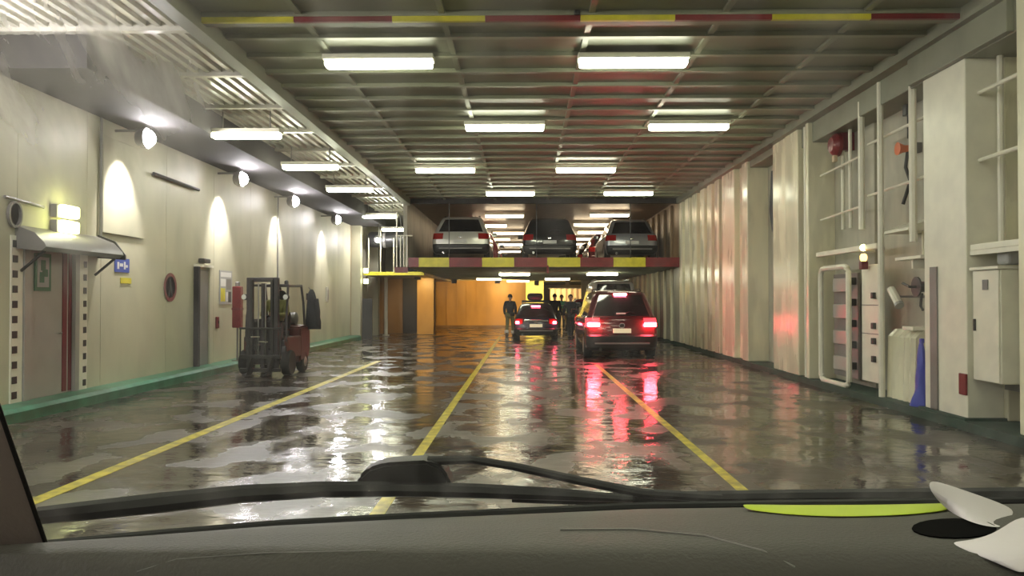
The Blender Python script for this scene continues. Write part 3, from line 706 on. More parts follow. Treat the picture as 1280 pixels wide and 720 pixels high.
def car(name, label, loc, rz, W, L, H, paint, style='mpv', tail='tail_off', plate='plate_w', group=None, emblem=None, high=None, cat='car', extra=True):
    t = thing(name, label, cat, loc, rz, group)
    hw = W/2; k = H/1.66
    belt = .98*k if style != 'van' else 1.15
    rk = {'mpv': .30, 'hatch': .42, 'sedan': .95, 'van': .10}[style]       # how far the tailgate glass leans
    lv = [(.20, .16, L-.20, hw*.90, .12, .05), (.28, .05, L-.08, hw*.97, .14, .05), (.42, .0, L, hw*.995, .16, .06),
          (.54*k, .01, L-.0, hw, .16, .06), (.58*k, .06, L-.03, hw, .16, .06), (.76*k, .07, L-.10, hw*1.0, .16, .06),
          (.92*k, .10, L-.35, hw*.985, .16, .06)]
    if style == 'sedan':
        lv += [(belt, .14, L-.9, hw*.96, .15, .06), (belt+.04, .55, L-1.15, hw*.90, .15, .06)]
    else:
        lv += [(belt, .12, L-.8, hw*.97, .15, .06), (belt+.05, .15, L-1.1, hw*.93, .14, .06)]
    y0 = lv[-1][1]; top = H-.12
    zb = belt+.05
    for q in range(1, 5):
        f = q/4
        lv.append((lerp(zb, top, f), lerp(y0, y0+rk, f), lerp(L-1.1, L-1.85, f), lerp(hw*.93, hw*.74, f), .14, .06))
    lv += [(H-.06, y0+rk+.06, L-1.98, hw*.69, .16, .06), (H-.015, y0+rk+.2, L-2.15, hw*.60, .18, .05), (H, y0+rk+.45, L-2.4, hw*.42, .18, .03)]
    rings = [[Vector((p[0], p[1], z)) for p in contour(a, b, h, r, bw)] for (z, a, b, h, r, bw) in lv]
    n = 48; groups = {}
    iw0, iw1 = 8, 12         # window rows between level 8 and 12
    def cls(i, j):
        if iw0 <= i < iw1:
            if 0 <= j <= 7: return 'rear_window'
            if 24 <= j <= 31: return 'windscreen'
            for a in (11, 35):
                if a <= j < a+10:
                    jj = j-a if a == 11 else 9-(j-a)
                    if style == 'van' and jj < 6: return 'body'
                    if jj in (0, 1, 2): return 'side_window_%d_0' % a
                    if jj in (3, 4, 5): return 'side_window_%d_1' % a
                    if jj in (7, 8): return 'side_window_%d_2' % a
        tl = (5, 6) if style != 'van' else (5, 6)
        if i in tl:
            if j in (8, 9, 10) or (j == 7): return 'tail_light_r'
            if j in (45, 46, 47) or (j == 0): return 'tail_light_l'
            if j in (22, 23, 24): return 'headlight_r'
            if j in (32, 33, 34): return 'headlight_l'
        if i < 4 and (j < 11 or j > 45) : return 'bumper'
        return 'body'
    for i in range(len(rings)-1):
        for j in range(n): groups.setdefault(cls(i, j), []).append((i, j))
    def build(faces, lift=0.0, cap=False):
        bm = bmesh.new(); vm = {}
        def V(i, j):
            j %= n
            if (i, j) not in vm: vm[(i, j)] = bm.verts.new(rings[i][j])
            return vm[(i, j)]
        for (i, j) in faces:
            bm.faces.new((V(i, j), V(i, j+1), V(i+1, j+1), V(i+1, j)))
        if cap:
            bm.faces.new([V(0, j) for j in range(n)]); bm.faces.new([V(len(rings)-1, j) for j in range(n)])
        return bm
    body = obj('body', build(groups.pop('body'), cap=True), paint, t, smooth=True, sharp=50)
    for g, fs in groups.items():
        bn = 'side_window' if g.startswith('side') else g.replace('_l', '').replace('_r', '') if g.startswith(('tail_light', 'headlight')) else g
        if g.startswith('tail_light'): bn = 'tail_light'
        if g.startswith('headlight'): bn = 'headlight'
        if g == 'rear_window': bn = 'rear_window'
        m = M['glass'] if 'window' in g or 'windscreen' in g else M[tail] if g.startswith('tail') else M['signgrey'] if g.startswith('head') else (M['black'] if extra else paint)
        if g.startswith('tail') and tail != 'tail_off':
            # lit core low inside a larger red cluster
            o = obj('tail_light', build(fs), M['tail_glow'] if style == 'mpv' else M['tail_off'], t, smooth=True)
            s = 1 if g.endswith('_r') else -1
            cx = s*(hw-.20); zc = .82*k; lw = .15 if style == 'mpv' else .055
            if style != 'mpv': cx = s*(hw-.13)
            obj('lit_lamp', box(cx-lw, cx+lw, .02, .12, zc-.045, zc+.05, .02, Matrix.Translation((cx, .07, 0)) @ Matrix.Rotation(s*.35, 4, 'Z') @ Matrix.Translation((-cx, -.07, 0))), M[tail], o)
            continue
        obj(bn, build(fs), m, t, smooth=True)
    obj('number_plate', box(-.22, .22, -.0, .07, .62*k, .62*k+.11, .005) if style != 'sedan' else box(-.22, .22, .03, .09, .62*k, .62*k+.11, .005), M[plate], t)
    if high:
        obj('high_brake_light', box(-.16, .16, y0+rk-.06, y0+rk+.03, H-.13, H-.09, .005), M[high], t)
    if extra:
        obj('rear_wiper', tb([(0, y0-.01, zb+.03), (.18, y0+.03, zb+.10), (.34, y0+.03, zb+.07)], .01, 6), M['black'], t)
        obj('bumper_trim', box(-hw*.75, hw*.75, -.01, .02, .36, .40, .004), M['grey'], t)
        obj('exhaust', lathe([(0, .035), (.12, .035), (.12, .025), (0, .025)], 12, 'Y', (-hw*.6, -.0, .24)), M['chrome'], t)
    if emblem:
        e = obj('emblem', lathe([(-.01, .065), (.01, .065), (.01, .055), (-.01, .055)], 20, 'Y', (0, .055, .80*k)), M['emblem'], t)
        bm = bmesh.new()
        for pts in (((-.03, .055), (0, .012), (.03, .055)), ((-.05, .02), (-.022, -.05), (0, -.005), (.022, -.05), (.05, .02))):
            for p, q in zip(pts[:-1], pts[1:]):
                tube(bm, [(p[0], .05, .80*k+p[1]), (q[0], .05, .80*k+q[1])], .006, 4)
        obj('monogram', bm, M['emblem'], e)
    else:
        obj('badge', box(-.05, .05, .03, .07, .80*k, .80*k+.05, .01), M['chrome'], t)
    for s in (-1, 1):
        for yy in (.78, L-.85):
            wh = obj('wheel', lathe([(s*(hw-.20), .20), (s*(hw-.20), .30), (s*(hw-.17), .315), (s*(hw-.03), .315), (s*(hw+.0), .30), (s*(hw+.0), .20)], 20, 'X', (0, yy, .315)), M['rubber'], t, smooth=True)
            bm = lathe([(s*(hw-.02), .205), (s*(hw+.004), .205), (s*(hw+.006), .05)], 14, 'X', (0, yy, .315))
            obj('rim', bm, M['steel'], wh)
        mz = belt+.06
        mo = obj('door_mirror', box(s*(hw+.01)-.09+s*.07, s*(hw+.01)+.09+s*.07, L-1.55, L-1.43, mz, mz+.14, .03), paint, t)
        obj('mirror_glass', box(s*(hw+.01)-.075+s*.07, s*(hw+.01)+.075+s*.07, L-1.556, L-1.549, mz+.02, mz+.12), M['glass'], mo)
    for s in (-1, 1):
        obj('roof_rail', tb([(s*hw*.62, y0+rk+.35, H-.01), (s*hw*.62, y0+rk+.45, H+.03), (s*hw*.62, L-2.5, H+.03), (s*hw*.62, L-2.4, H-.01)], .015, 6), M['black'], t)
    return t
P_dkred_glow = mat('maroon_glow_car_paint', (.09, .010, .016), .22, metal=.3, coat=.8)  # redness raised to carry the brake light on the minivan's bodywork
P_black = mat('black_car_paint', (.012, .012, .016), .2, coat=.8)
P_silver = mat('silver_car_paint', (.66, .65, .60), .28, metal=.35, coat=.8)
P_silverb = mat('blue_grey_car_paint', (.32, .33, .36), .28, metal=.5, coat=.8)
P_navy = mat('navy_car_paint', (.02, .022, .045), .22, coat=.8)
P_white = mat('white_van_paint', (.62, .60, .55), .3, coat=.5)
P_red = mat('red_car_paint', (.35, .03, .03), .25, coat=.7)
mpv = car('minivan', 'dark minivan with bright brake lights in the right lane', (2.42, 19.75, 0), 0, 1.80, 4.6, 1.70, P_dkred_glow, 'mpv', 'tail', 'plate', emblem=True, high='tail')
obj('rear_sticker', box(-.13, .10, .14, .165, 1.10, 1.135), M['signwhite'], mpv)
hb = car('hatchback', 'small dark hatchback with a roof box in the middle lane', (.42, 27.9, 0), 0, 1.56, 3.7, 1.34, P_navy, 'hatch', 'tail_s', 'plate', high='tail_s')
obj('chrome_strip', box(-.42, .42, .02, .06, .70, .76, .01), M['chrome'], hb)
bm = bmesh.new()
bx(bm, -.30, .26, .9, 2.6, 1.44, 1.70, .09)
rbx = obj('roof_box', bm, M['black'], hb, smooth=True)
for yy in (1.2, 2.2):
    obj('roof_bar', box(-.5, .5, yy, yy+.05, 1.36, 1.44), M['dark'], hb)
car('van', 'pale grey van ahead of the dark minivan', (3.05, 27.0, 0), 0, 1.85, 4.8, 2.12, P_white, 'van', 'tail_off', 'plate_w')
car('estate_car', 'red lit car left of the van ahead of the minivan', (2.75, 33.2, 0), 0, 1.75, 4.3, 1.5, P_red, 'hatch', 'tail_s', 'plate_w')
UZ = 2.765
car('hatchback', 'silver hatchback parked leftmost on the raised deck edge', (-2.08, 26.1, UZ), 0, 1.88, 4.1, 1.50, P_silver, 'hatch', group='cars on the raised deck')
car('hatchback', 'black car parked in the middle of the raised deck edge', (.85, 26.3, UZ), 0, 1.80, 4.4, 1.45, P_black, 'mpv', group='cars on the raised deck')
car('estate_car', 'blue grey estate car parked rightmost on the raised deck edge', (3.6, 26.6, UZ), 0, 1.74, 4.5, 1.45, P_silverb, 'hatch', group='cars on the raised deck')
car('hatchback', 'red car behind the silver hatchback on the raised deck', (-1.9, 31.4, UZ), 0, 1.75, 4.2, 1.42, P_red, 'hatch', group='cars on the raised deck', extra=False)
car('hatchback', 'dark car second in the middle row of the raised deck', (.85, 31.8, UZ), 0, 1.75, 4.2, 1.40, P_navy, 'hatch', group='cars on the raised deck', extra=False)
car('hatchback', 'maroon car behind the blue grey estate on the raised deck', (3.5, 32.4, UZ), 0, 1.75, 4.2, 1.42, P_dkred_glow, 'hatch', group='cars on the raised deck', extra=False)
car('hatchback', 'silver car third in the left row of the raised deck', (-1.9, 37.0, UZ), 0, 1.75, 4.2, 1.42, P_silverb, 'hatch', group='cars on the raised deck', extra=False)
car('hatchback', 'black car third in the right row of the raised deck', (3.4, 37.6, UZ), 0, 1.75, 4.2, 1.42, P_black, 'hatch', group='cars on the raised deck', extra=False)

# ------------------------------------------------------------------ people
def skin_mesh(name, verts, edges, radii, m, parent, root=0, sub=1, mats=None):
    me = bpy.data.meshes.new(name); me.from_pydata(verts, edges, [])
    o = bpy.data.objects.new(name, me); COL.objects.link(o)
    md = o.modifiers.new('skin', 'SKIN'); md.use_smooth_shade = True
    o.modifiers.new('sub', 'SUBSURF').levels = sub
    if not me.skin_vertices: 
        bm = bmesh.new(); bm.from_mesh(me); bm.verts.layers.skin.verify(); bm.to_mesh(me); bm.free()
    for i, sv in enumerate(me.skin_vertices[0].data):
        r = radii[i]; sv.radius = (r, r) if not isinstance(r, tuple) else r
        sv.use_root = (i == root)
    dg = bpy.context.evaluated_depsgraph_get()
    ev = o.evaluated_get(dg)
    new = bpy.data.meshes.new_from_object(ev)
    bpy.data.objects.remove(o, do_unlink=True)
    new.name = name; new.materials.clear(); new.materials.append(m)
    new.polygons.foreach_set('use_smooth', [True]*len(new.polygons))
    o2 = bpy.data.objects.new(name, new); COL.objects.link(o2); o2.parent = parent
    return o2
def person(label, loc, rz, H=1.75, top='navy', legs='trouser', pose='stand', bands=False, hair='hair', vest=False):
    t = thing('person', label, 'person', loc, rz)
    s = H/1.75
    # faces -Y. skeleton
    if pose == 'sit':
        J = dict(pel=(0, 0, .0), waist=(0, .01, .18), chest=(0, .02, .38), neck=(0, 0, .56), head0=(0, -.01, .63), head=(0, -.01, .70), crown=(0, 0, .78))
        for sd, q in ((-1, 'l'), (1, 'r')):
            J['hip'+q] = (sd*.09, 0, -.02); J['kn'+q] = (sd*.16, -.42, .03); J['an'+q] = (sd*.15, -.50, -.36); J['to'+q] = (sd*.16, -.66, -.41)
            J['sh'+q] = (sd*.18, .01, .47); J['el'+q] = (sd*.25, -.10, .22); J['wr'+q] = (sd*.12, -.34, .24)
    else:
        sp = .10 if pose == 'stand' else .16
        J = dict(pel=(0, 0, .92), waist=(0, 0, 1.08), chest=(0, .01, 1.28), neck=(0, 0, 1.47), head0=(0, -.01, 1.54), head=(0, -.015, 1.62), crown=(0, 0, 1.70))
        for sd, q in ((-1, 'l'), (1, 'r')):
            st = 0 if pose == 'stand' else sd*.16
            J['hip'+q] = (sd*.09, 0, .88); J['kn'+q] = (sd*.105, st*.4-.02, .49); J['an'+q] = (sd*.11, st+.02, .09); J['to'+q] = (sd*.12, st-.13, .035)
            J['sh'+q] = (sd*.19, .01, 1.40); J['el'+q] = (sd*.25, .02-st*.4, 1.13); J['wr'+q] = (sd*.25, -.08-st*.8, .90)
    R = dict(pel=.13, waist=.12, chest=.145, neck=.055, head0=.06, head=.10, crown=.07)
    for q in 'lr': R.update({'hip'+q: .09, 'kn'+q: .058, 'an'+q: .042, 'to'+q: .035, 'sh'+q: .06, 'el'+q: .042, 'wr'+q: .028})
    E = [('pel', 'waist'), ('waist', 'chest'), ('chest', 'neck'), ('neck', 'head0'), ('head0', 'head'), ('head', 'crown')]
    for q in 'lr': E += [('pel', 'hip'+q), ('hip'+q, 'kn'+q), ('kn'+q, 'an'+q), ('an'+q, 'to'+q), ('chest', 'sh'+q), ('sh'+q, 'el'+q), ('el'+q, 'wr'+q)]
    # palms and five fingers
    for sd, q in ((-1, 'l'), (1, 'r')):
        wv = Vector(J['wr'+q]); dv = (wv-Vector(J['el'+q])).normalized()
        side = dv.cross(Vector((sd, 0, 0))).normalized()
        p = wv+dv*.07; J['pa'+q] = tuple(p); R['pa'+q] = .026; E.append(('wr'+q, 'pa'+q))
        for k in range(5):
            if k < 4:
                a = p+dv*.03+side*(.03-.02*k); b = a+dv*(.045, .05, .045, .035)[k]+Vector((-sd*.012, -.01, 0))
            else:
                a = wv+dv*.04-side*(-.035); b = a+dv*.03+side*.02
            J['f%d'%k+q] = tuple(a); J['g%d'%k+q] = tuple(b); R['f%d'%k+q] = .009; R['g%d'%k+q] = .008
            E += [('pa'+q, 'f%d'%k+q), ('f%d'%k+q, 'g%d'%k+q)]
    keys = list(J); ix = {k: i for i, k in enumerate(keys)}
    V = [tuple(c*s for c in J[k]) for k in keys]
    skin_mesh('body', V, [(ix[a], ix[b]) for a, b in E], [R[k]*s*.93 for k in keys], M['skin'], t, 0, 1)
    def sub(name, ks, es, grow, m):
        ii = {k: i for i, k in enumerate(ks)}
        return skin_mesh(name, [tuple(c*s for c in J[k]) for k in ks], [(ii[a], ii[b]) for a, b in es], [(R[k]+grow)*s for k in ks], m, t, 0, 1)
    J['neckb'] = tuple(Vector(J['chest']).lerp(Vector(J['neck']), .8)); R['neckb'] = .06
    jk = ['waist', 'pel', 'chest', 'neckb', 'shl', 'shr', 'ell', 'elr', 'wrl', 'wrr']
    je = [('waist', 'pel'), ('waist', 'chest'), ('chest', 'neckb'), ('chest', 'shl'), ('chest', 'shr'), ('shl', 'ell'), ('shr', 'elr'), ('ell', 'wrl'), ('elr', 'wrr')]
    jo = sub('jacket', jk, je, .022, M[top])
    sub('trousers', ['pel', 'hipl', 'hipr', 'knl', 'knr', 'anl', 'anr'], [('pel', 'hipl'), ('pel', 'hipr'), ('hipl', 'knl'), ('hipr', 'knr'), ('knl', 'anl'), ('knr', 'anr')], .018, M[legs])
    for q in 'lr':
        a = Vector(J['an'+q])*s; b = Vector(J['to'+q])*s
        sh = obj('shoe', box(-.048, .048, -.19, .07, 0, .10, .03, Matrix.Translation((a.x, a.y, a.z-.09*s))), M['black'], t, smooth=True)
        if bands:
            k1 = Vector(J['kn'+q])*s; c = k1.lerp(a, .72)
            obj('reflective_band', tb([k1.lerp(a, .62), k1.lerp(a, .90)], .098, 12), M['reflective'], t)
    h = Vector(J['head'])*s
    bm = bmesh.new(); bmesh.ops.create_uvsphere(bm, u_segments=14, v_segments=9, radius=.108*s)
    bmesh.ops.delete(bm, geom=[v for v in bm.verts if v.co.z < -.03 or (v.co.y < -.04 and v.co.z < .045)], context='VERTS')
    for v in bm.verts: v.co = Vector((v.co.x*.92, v.co.y*1.02+.012, v.co.z*1.12+.02))+h
    obj('hair', bm, M[hair], t, smooth=True)
    bm = bmesh.new()
    for sd in (-1, 1):
        bx(bm, sd*.032-.012, sd*.032+.012, -.108, -.09, .0, .014)
    for v in bm.verts: v.co = v.co*s+h
    obj('eyes', bm, M['dark'], t)
    bm = prism([(-.108, .01), (-.13, -.035), (-.10, -.04)], -.012, .012, 'X')
    for v in bm.verts: v.co = v.co*s+h
    obj('nose', bm, M['skin'], t)
    obj('mouth', box(h.x-.022, h.x+.022, h.y-.105*s, h.y-.09*s, h.z-.062*s, h.z-.054*s), M['dred'], t)
    for sd in (-1, 1):
        obj('ear', box(h.x+sd*.095*s-.01, h.x+sd*.095*s+.01, h.y-.015, h.y+.025, h.z-.03, h.z+.03, .006), M['skin'], t)
    if vest:
        c = Vector(J['chest'])*s; p = Vector(J['waist'])*s
        obj('reflective_band', tb([c+Vector((0, 0, -.08)), c+Vector((0, 0, -.04))], .172*s, 14), M['reflective'], t)
    return t
person('person in dark jacket and olive trousers with pale reflective ankle bands, back turned', (-.56, 32.0, 0), PI-.15, 1.68, 'navy', 'olive', 'walk', True)
person('person in black jacket standing just right of the small hatchback', (1.32, 34.5, 0), PI, 1.72, 'navy', 'trouser', 'stand')
person('person in a green high visibility jacket near the beige curtain', (1.80, 38.4, 0), .3, 1.70, 'hivis', 'trouser', 'stand', vest=True)
person('person in dark clothes walking left of the dark minivan', (1.74, 30.0, 0), .2, 1.66, 'navy', 'trouser', 'walk')

# ------------------------------------------------------------------ forklift
FY = math.radians(-5)
fk = thing('forklift', 'dark red forklift with overhead guard standing by the green kerb', 'forklift', (-4.95, 15.6, 0), FY)
fk.scale = (.90, .78, .93)
bm = box(-.46, .46, -.35, .55, .22, .62, .04); bx(bm, -.46, -.2, -.3, .4, .6, .74, .03); bx(bm, .2, .46, -.3, .4, .6, .74, .03)
obj('chassis', bm, M['forkgrey'], fk, smooth=True)
bm = prism([(.5, .22), (1.1, .30), (1.22, .5), (1.2, .9), (1.05, 1.02), (.5, .98)], -.5, .5, 'X')
bmesh.ops.bevel(bm, geom=list(bm.edges), offset=.04, segments=2, affect='EDGES')
obj('counterweight', bm, M['fork'], fk, smooth=True)
obj('side_panel', box(.40, .50, -.32, .55, .35, .80, .03), M['fork'], fk)
obj('side_panel', box(-.50, -.40, -.32, .55, .35, .80, .03), M['fork'], fk)
obj('seat_cushion', box(-.25, .25, .12, .58, .80, .90, .03), M['black'], fk)
obj('seat_back', box(-.24, .24, .52, .62, .88, 1.3, .03), M['black'], fk)
obj('engine_cover', box(-.3, .3, .1, .6, .6, .8, .02), M['forkgrey'], fk)
obj('dashboard', prism([(-.33, .6), (-.15, .6), (-.22, 1.08), (-.33, 1.1)], -.34, .34, 'X'), M['forkgrey'], fk)
obj('steering_column', tb([(-.0, -.2, 1.0), (0, -.08, 1.14)], .025), M['black'], fk)
sw = lathe([(-.012, .17), (.012, .17), (.012, .145), (-.012, .145)], 20, 'Z')
bmesh.ops.transform(sw, matrix=Matrix.Translation((0, -.07, 1.15)) @ Matrix.Rotation(.6, 4, 'X'), verts=sw.verts)
obj('steering_wheel', sw, M['black'], fk)
for s in (-1, 1):
    obj('front_wheel', lathe([(s*.36, .14), (s*.36, .24), (s*.38, .26), (s*.54, .26), (s*.56, .24), (s*.56, .14)], 20, 'X', (0, -.22, .26)), M['rubber'], fk, smooth=True)
    wh = obj('rear_wheel', lathe([(s*.34, .12), (s*.34, .20), (s*.36, .22), (s*.48, .22), (s*.50, .20), (s*.50, .12)], 20, 'X', (0, .85, .22)), M['rubber'], fk, smooth=True)
    obj('hub', lathe([(s*.50, .11), (s*.53, .04)], 12, 'X', (0, .85, .22)), M['steel'], wh)
    # guard posts
    obj('guard_post', tb([(s*.45, -.30, .7), (s*.44, -.28, 1.2), (s*.42, -.12, 1.86)], .028), M['forkgrey'], fk)
    obj('guard_post', tb([(s*.45, .95, .95), (s*.43, .90, 1.5), (s*.42, .78, 1.86)], .028), M['forkgrey'], fk)
    # mast rails
    obj('mast_rail', box(s*.30-.045, s*.30+.045, -.56, -.44, .10, 2.02, .008), M['forkgrey'], fk)
    obj('inner_rail', box(s*.22-.025, s*.22+.025, -.60, -.50, .12, 1.98, .006), M['dark'], fk)
    obj('lift_chain', box(s*.08-.012, s*.08+.012, -.57, -.55, .4, 1.9), M['steel'], fk)
    f = prism([(-.70, .42), (-.66, .42), (-.66, .09), (-1.0, .055), (-1.0, .045), (-.70, .045)], s*.22-.05, s*.22+.05, 'X')
    obj('fork', f, M['dark'], fk)
    lm = obj('work_light', lathe([(-.05, .03), (-.03, .06), (.03, .065)], 12, 'Y', (s*.46, -.36, 1.62)), M['black'], fk)
    obj('light_glass', lathe([(-.055, .05), (-.05, .055)], 12, 'Y', (s*.46, -.36, 1.62)), M['signwhite'], lm)
bm = box(-.44, .44, -.14, -.09, 1.84, 1.89, .01); bx(bm, -.44, .44, .76, .81, 1.84, 1.89, .01)
for q in range(7):
    x = -.42+q*.14; bx(bm, x-.014, x+.014, -.1, .78, 1.85, 1.88)
obj('overhead_guard', bm, M['forkgrey'], fk)
obj('mast_crossbar', box(-.34, .34, -.55, -.46, 1.93, 2.02, .01), M['forkgrey'], fk)
obj('mast_crossbar', box(-.34, .34, -.50, -.44, 1.1, 1.17, .01), M['forkgrey'], fk)
obj('lift_cylinder', tb([(0, -.5, .15), (0, -.5, 1.9)], .04, 12), M['forkgrey'], fk, smooth=True)
obj('carriage', box(-.45, .45, -.68, -.60, .36, .44, .01), M['dark'], fk)
obj('carriage', box(-.45, .45, -.68, -.60, .10, .17, .01), M['dark'], fk)
for q in range(6):
    x = -.44+q*.176
    obj('load_guard_bar', box(x-.014, x+.014, -.66, -.63, .44, .98), M['dark'], fk)
obj('load_guard_rail', box(-.46, .46, -.67, -.62, .96, 1.0, .006), M['dark'], fk)
for q, (x, zz) in enumerate(((-.1, .80), (.08, .70))):
    obj('chrome_bar', box(x-.1, x+.1, -.685, -.67, zz, zz+.02), M['chrome'], fk)
obj('gas_bottle', lathe([(-.28, .05), (-.25, .14), (.25, .14), (.29, .05)], 16, 'X', (0, .95, 1.15)), M['grey'], fk, smooth=True)
obj('beacon', lathe([(0, .05), (.08, .045), (.10, .02)], 12, 'Z', (.1, .7, 1.89)), M['dark'], fk)
obj('round_mirror', lathe([(-.01, .10), (.01, .10)], 16, 'Y', (.28, -.12, 1.66)), M['black'], fk)
dv = person('driver in olive workwear sitting at the wheel of the forklift', (0, 0, 0), 0, 1.72, 'olive', 'trouser', 'sit')
dv.location = fk.matrix_basis @ Vector((0, .30, 0)) if False else Matrix.Translation(fk.location) @ Matrix.Rotation(FY, 4, 'Z') @ Vector((0, .27, .93))
dv.rotation_euler = (0, 0, FY)
# dark jacket hanging on the rear post
jp = Matrix.Translation(fk.location) @ Matrix.Rotation(FY, 4, 'Z') @ Vector((.50, .85, 0))
t = thing('hanging_coat', 'dark coat hanging from the rear right post of the forklift', 'coat', (jp.x, jp.y, .85), FY)
rings = []; bm = bmesh.new()
for i, (z, a, b) in enumerate(((0, .16, .07), (.15, .17, .08), (.35, .14, .075), (.55, .11, .07), (.75, .07, .05), (.82, .03, .03))):
    rings.append([bm.verts.new((.05-z*.06+a*math.cos(k*PI/6)*(1+.12*math.sin(k*2.7)), b*math.sin(k*PI/6), z)) for k in range(12)])
for i in range(5):
    for k in range(12): bm.faces.new((rings[i][k], rings[i][(k+1) % 12], rings[i+1][(k+1) % 12], rings[i+1][k]))
bm.faces.new(rings[0]); bm.faces.new(rings[-1])
obj('cloth', bm, M['navy'], t, smooth=True)
obj('sleeve', tb([(.12, -.04, .62), (.17, -.06, .35), (.16, -.05, .08)], [.05, .045, .04], 8), M['navy'], t, smooth=True)
obj('hook', tb([(0, 0, .8), (-.05, -.03, .86)], .01, 6), M['steel'], t)

# ------------------------------------------------------------------ the viewer's own car: dash, screen, wiper, bonnet
own = thing('own_car', 'front of the car the view is taken from, dark dashboard behind a windscreen', 'car', (0, 0, 0))
DZ = .265
def PD(px, py, d): return Vector(((px-655)*d/1000, d, 1.45-(py-375)*d/1000))
base = [(-260, 706), (55, 683), (200, 669), (350, 656), (500, 647), (640, 640), (800, 632), (1000, 628), (1280, 623), (1600, 623), (1900, 630)]
basep = [PD(px, py, DZ*1000/(py-375)) for px, py in base]
# dashboard top
bm = bmesh.new(); grid = []
for i, p in enumerate(basep):
    colv = []
    for q, f in enumerate((0, .08, .3, .55, .8, .93, 1.0, 1.02, 1.0)):
        yy = lerp(p.y, .745, min(f, 1)); z = p.z + .025*math.sin(min(f, 1)*PI*.55)
        if q == 0: z -= .012
        if q == 6: z -= .012
        if q == 7: z -= .05; yy -= .02
        if q == 8: z -= .25; yy += .01
        colv.append(bm.verts.new((p.x, yy, z)))
    grid.append(colv)
for a, b in zip(grid[:-1], grid[1:]):
    for k in range(8): bm.faces.new((a[k], a[k+1], b[k+1], b[k]))
dash = obj('dashboard', bm, M['dash'], own, smooth=True, sharp=50)
from mathutils.bvhtree import BVHTree
_t = BVHTree.FromPolygons([v.co.copy() for v in dash.data.vertices], [tuple(p.vertices) for p in dash.data.polygons])
sm = [PD(690, 662, .93), PD(790, 660, .93), PD(880, 668, .9), PD(960, 690, .83), PD(1010, 712, .77)]
def ondash(px, py, k=1.0):
    d = (PD(px, py, 1)-EYE).normalized()
    h = _t.ray_cast(EYE, d)[0]
    if h is None: h = PD(px, py, .95)
    return EYE+(h-EYE)*k
obj('dash_seam', tb([ondash(*q)+Vector((0, 0, .0005)) for q in ((700, 661), (790, 660), (880, 668), (950, 686), (990, 706))], .0010, 6), M['grey'], own)
obj('dash_seam', tb([ondash(*q)+Vector((0, 0, .0005)) for q in ((170, 716), (220, 700), (330, 692), (470, 688))], .0006, 6), M['grey'], own)
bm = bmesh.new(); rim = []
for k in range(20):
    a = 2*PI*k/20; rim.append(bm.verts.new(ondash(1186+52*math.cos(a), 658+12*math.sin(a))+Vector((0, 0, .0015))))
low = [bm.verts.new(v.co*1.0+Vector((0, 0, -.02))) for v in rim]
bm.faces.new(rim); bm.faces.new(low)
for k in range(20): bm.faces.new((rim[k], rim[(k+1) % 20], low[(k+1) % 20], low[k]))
obj('dash_shadow_oval', bm, M['oval_shadow'], own)  # near-black oval stands for a shadowed hollow on the dash
# black windscreen seal along the base
obj('screen_seal', tb([p+Vector((0, .012, -.003)) for p in basep], .006, 8), M['cowl'], own, smooth=True)
# windscreen
bm = bmesh.new(); gr = []
for p in basep:
    c = []
    for k in range(9):
        f = k/8; q = Vector((p.x*(1-.14*f), lerp(p.y+.02, .22, f), lerp(p.z, 1.92, f)+.05*math.sin(f*PI)))
        c.append(bm.verts.new(q))
    gr.append(c)
for a, b in zip(gr[:-1], gr[1:]):
    for k in range(8): bm.faces.new((a[k], a[k+1], b[k+1], b[k]))
obj('windscreen', bm, M['windscreen'], own, smooth=True)
# A pillar
a0, a1 = PD(58, 690, .86), PD(-30, 445, .72); a2 = PD(-200, 150, .60)
bm = bmesh.new(); rings = []
for c, e in ((a0, 0), (a1, 0), (a2, 0)):
    fr_ = EYE+(c-EYE)*1.06; rings.append([bm.verts.new(v) for v in (c, fr_, fr_+Vector((-.12, 0, 0)), c+Vector((-.12, -.03, 0)))])
for i in range(2):
    for k in range(4): bm.faces.new((rings[i][k], rings[i][(k+1) % 4], rings[i+1][(k+1) % 4], rings[i+1][k]))
bm.faces.new(rings[0]); bm.faces.new(rings[-1])
pil = obj('pillar', bm, M['pillar'], own)
obj('pillar_seal', tb([a0, a1, a2], .0025, 6), M['cowl'], pil)
# wiper: blade, arm, hub
blade = obj('wiper_blade', tb([PD(px, py, d) for px, py, d in ((44, 646, 1.0), (110, 639, 1.02), (200, 629, 1.05), (300, 618, 1.09), (400, 612, 1.12), (500, 611, 1.14), (600, 613, 1.14), (700, 617, 1.14), (790, 622, 1.13))], [.011, .0125, .0135, .0125, .0115, .011, .0105, .009, .005], 8), M['cowl'], own, smooth=True)
obj('wiper_arm', tb([PD(px, py, 1.16) for px, py in ((535, 576), (590, 574), (640, 582), (720, 599), (800, 615), (900, 621))], [.007, .006, .006, .0065, .007, .007], 8), M['cowl'], own, smooth=True)
poly = [PD(px, py, 1.15) for px, py in ((446, 610), (449, 594), (462, 583), (482, 577), (535, 574), (552, 581), (562, 594), (566, 610))]
bm = prism([(p.x, p.z) for p in poly], 1.14, 1.19)
bmesh.ops.bevel(bm, geom=list(bm.edges), offset=.005, segments=2, affect='EDGES')
obj('wiper_hub', bm, M['cowl'], own, smooth=True)
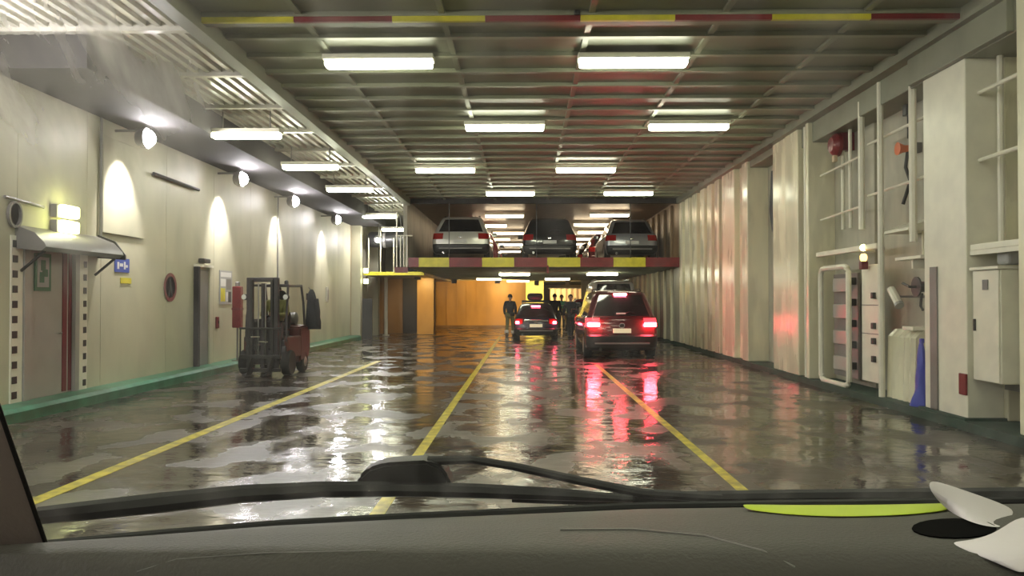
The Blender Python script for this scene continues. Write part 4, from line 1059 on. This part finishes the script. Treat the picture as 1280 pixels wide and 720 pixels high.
# cowl edge on the right, bonnet and front wheels below the line of sight
obj('cowl_edge', tb([PD(px, py, 1.18) for px, py in ((640, 622), (760, 623), (900, 620), (1000, 618), (1280, 616), (1600, 616))], [.006, .010, .010, .010, .012, .012], 8), M['cowl'], own, smooth=True)
bm = bmesh.new(); pr = []
for (yy, z, hw) in ((1.10, 1.02, .72), (1.25, .98, .76), (1.7, .86, .80), (2.1, .72, .80), (2.22, .60, .78), (2.24, .30, .78)):
    pr.append([bm.verts.new((.22+u*hw, yy-.08*u*u, z-.06*u*u)) for u in (-1, -.6, -.2, .2, .6, 1)])
for a, b in zip(pr[:-1], pr[1:]):
    for k in range(5): bm.faces.new((a[k], a[k+1], b[k+1], b[k]))
obj('bonnet', bm, M['hood'], own, smooth=True)
for s in (-1, 1):
    obj('wing', box(.22+s*.76-.05, .22+s*.76+.05, .9, 2.1, .3, .70, .03), M['hood'], own)
    obj('wheel', lathe([(s*.6, .2), (s*.6, .3), (s*.76, .3), (s*.78, .2)], 18, 'X', (.22, 1.55, .3)), M['rubber'], own, smooth=True)
# paper on the dash
pp = thing('paper_sheet', 'curled white paper sheet lying on the right of the dashboard', 'paper', ondash(1230, 690))
def sheet(rows, name, m, parent, th=.0012):
    o0 = parent.location; bm = bmesh.new()
    g = [[bm.verts.new(Vector(p)-o0) for p in r] for r in rows]
    for a, b in zip(g[:-1], g[1:]):
        for k in range(len(a)-1): bm.faces.new((a[k], a[k+1], b[k+1], b[k]))
    o = obj(name, bm, m, parent, smooth=True)
    md = o.modifiers.new('thick', 'SOLIDIFY'); md.thickness = th
    s2 = o.modifiers.new('sub', 'SUBSURF'); s2.levels = 1; s2.render_levels = 2
    return o
top = [(1155, 596), (1185, 605), (1215, 615), (1243, 625), (1266, 636)]
mid = [(1153, 606), (1174, 622), (1200, 636), (1222, 646), (1246, 652)]
low_ = [(1166, 622), (1180, 636), (1200, 648), (1222, 655), (1244, 657)]
sheet([[PD(x, y, .96) for x, y in top], [PD(x, y, .92) for x, y in mid], [ondash(x, y, .985) for x, y in low_]], 'raised_flap', M['paper'], pp)
sheet([[ondash(1176, 672, .992), ondash(1206, 671, .975), ondash(1240, 660, .95), PD(1266, 637, .92), PD(1300, 646, .90), PD(1345, 652, .88)],
       [ondash(1196, 682, .994), ondash(1215, 682, .985), ondash(1245, 676, .97), ondash(1275, 664, .95), ondash(1305, 668, .96), ondash(1345, 672, .97)],
       [ondash(1228, 695, .994), ondash(1240, 697, .985), ondash(1258, 696, .98), ondash(1285, 694, .98), ondash(1315, 690, .985), ondash(1350, 688, .99)],
       [ondash(1262, 711, .994), ondash(1268, 711, .99), ondash(1278, 710, .99), ondash(1295, 708, .99), ondash(1320, 706, .99), ondash(1355, 704, .99)]], 'lower_flap', M['paper'], pp)
# lime strip
lm = thing('lime_cloth_strip', 'bright lime green cloth strip lying on the dashboard beside the paper', 'cloth', ondash(1060, 640))
def up(p, h=.003): return p+Vector((0, 0, h))
r1 = []; r2 = []; r3 = []
for px, ya, yb in ((925, 635, 636), (960, 633, 640), (990, 632, 643), (1040, 631, 645), (1090, 631, 644), (1130, 630, 642), (1160, 630, 639), (1182, 631, 636)):
    a = ondash(px, ya); b = ondash(px, yb)
    r1.append(up(a, .002)); r2.append(up((a+b)/2, .010)); r3.append(up(b, .002))
sheet([r1, r2, r3], 'cloth', M['lime'], lm, .002)
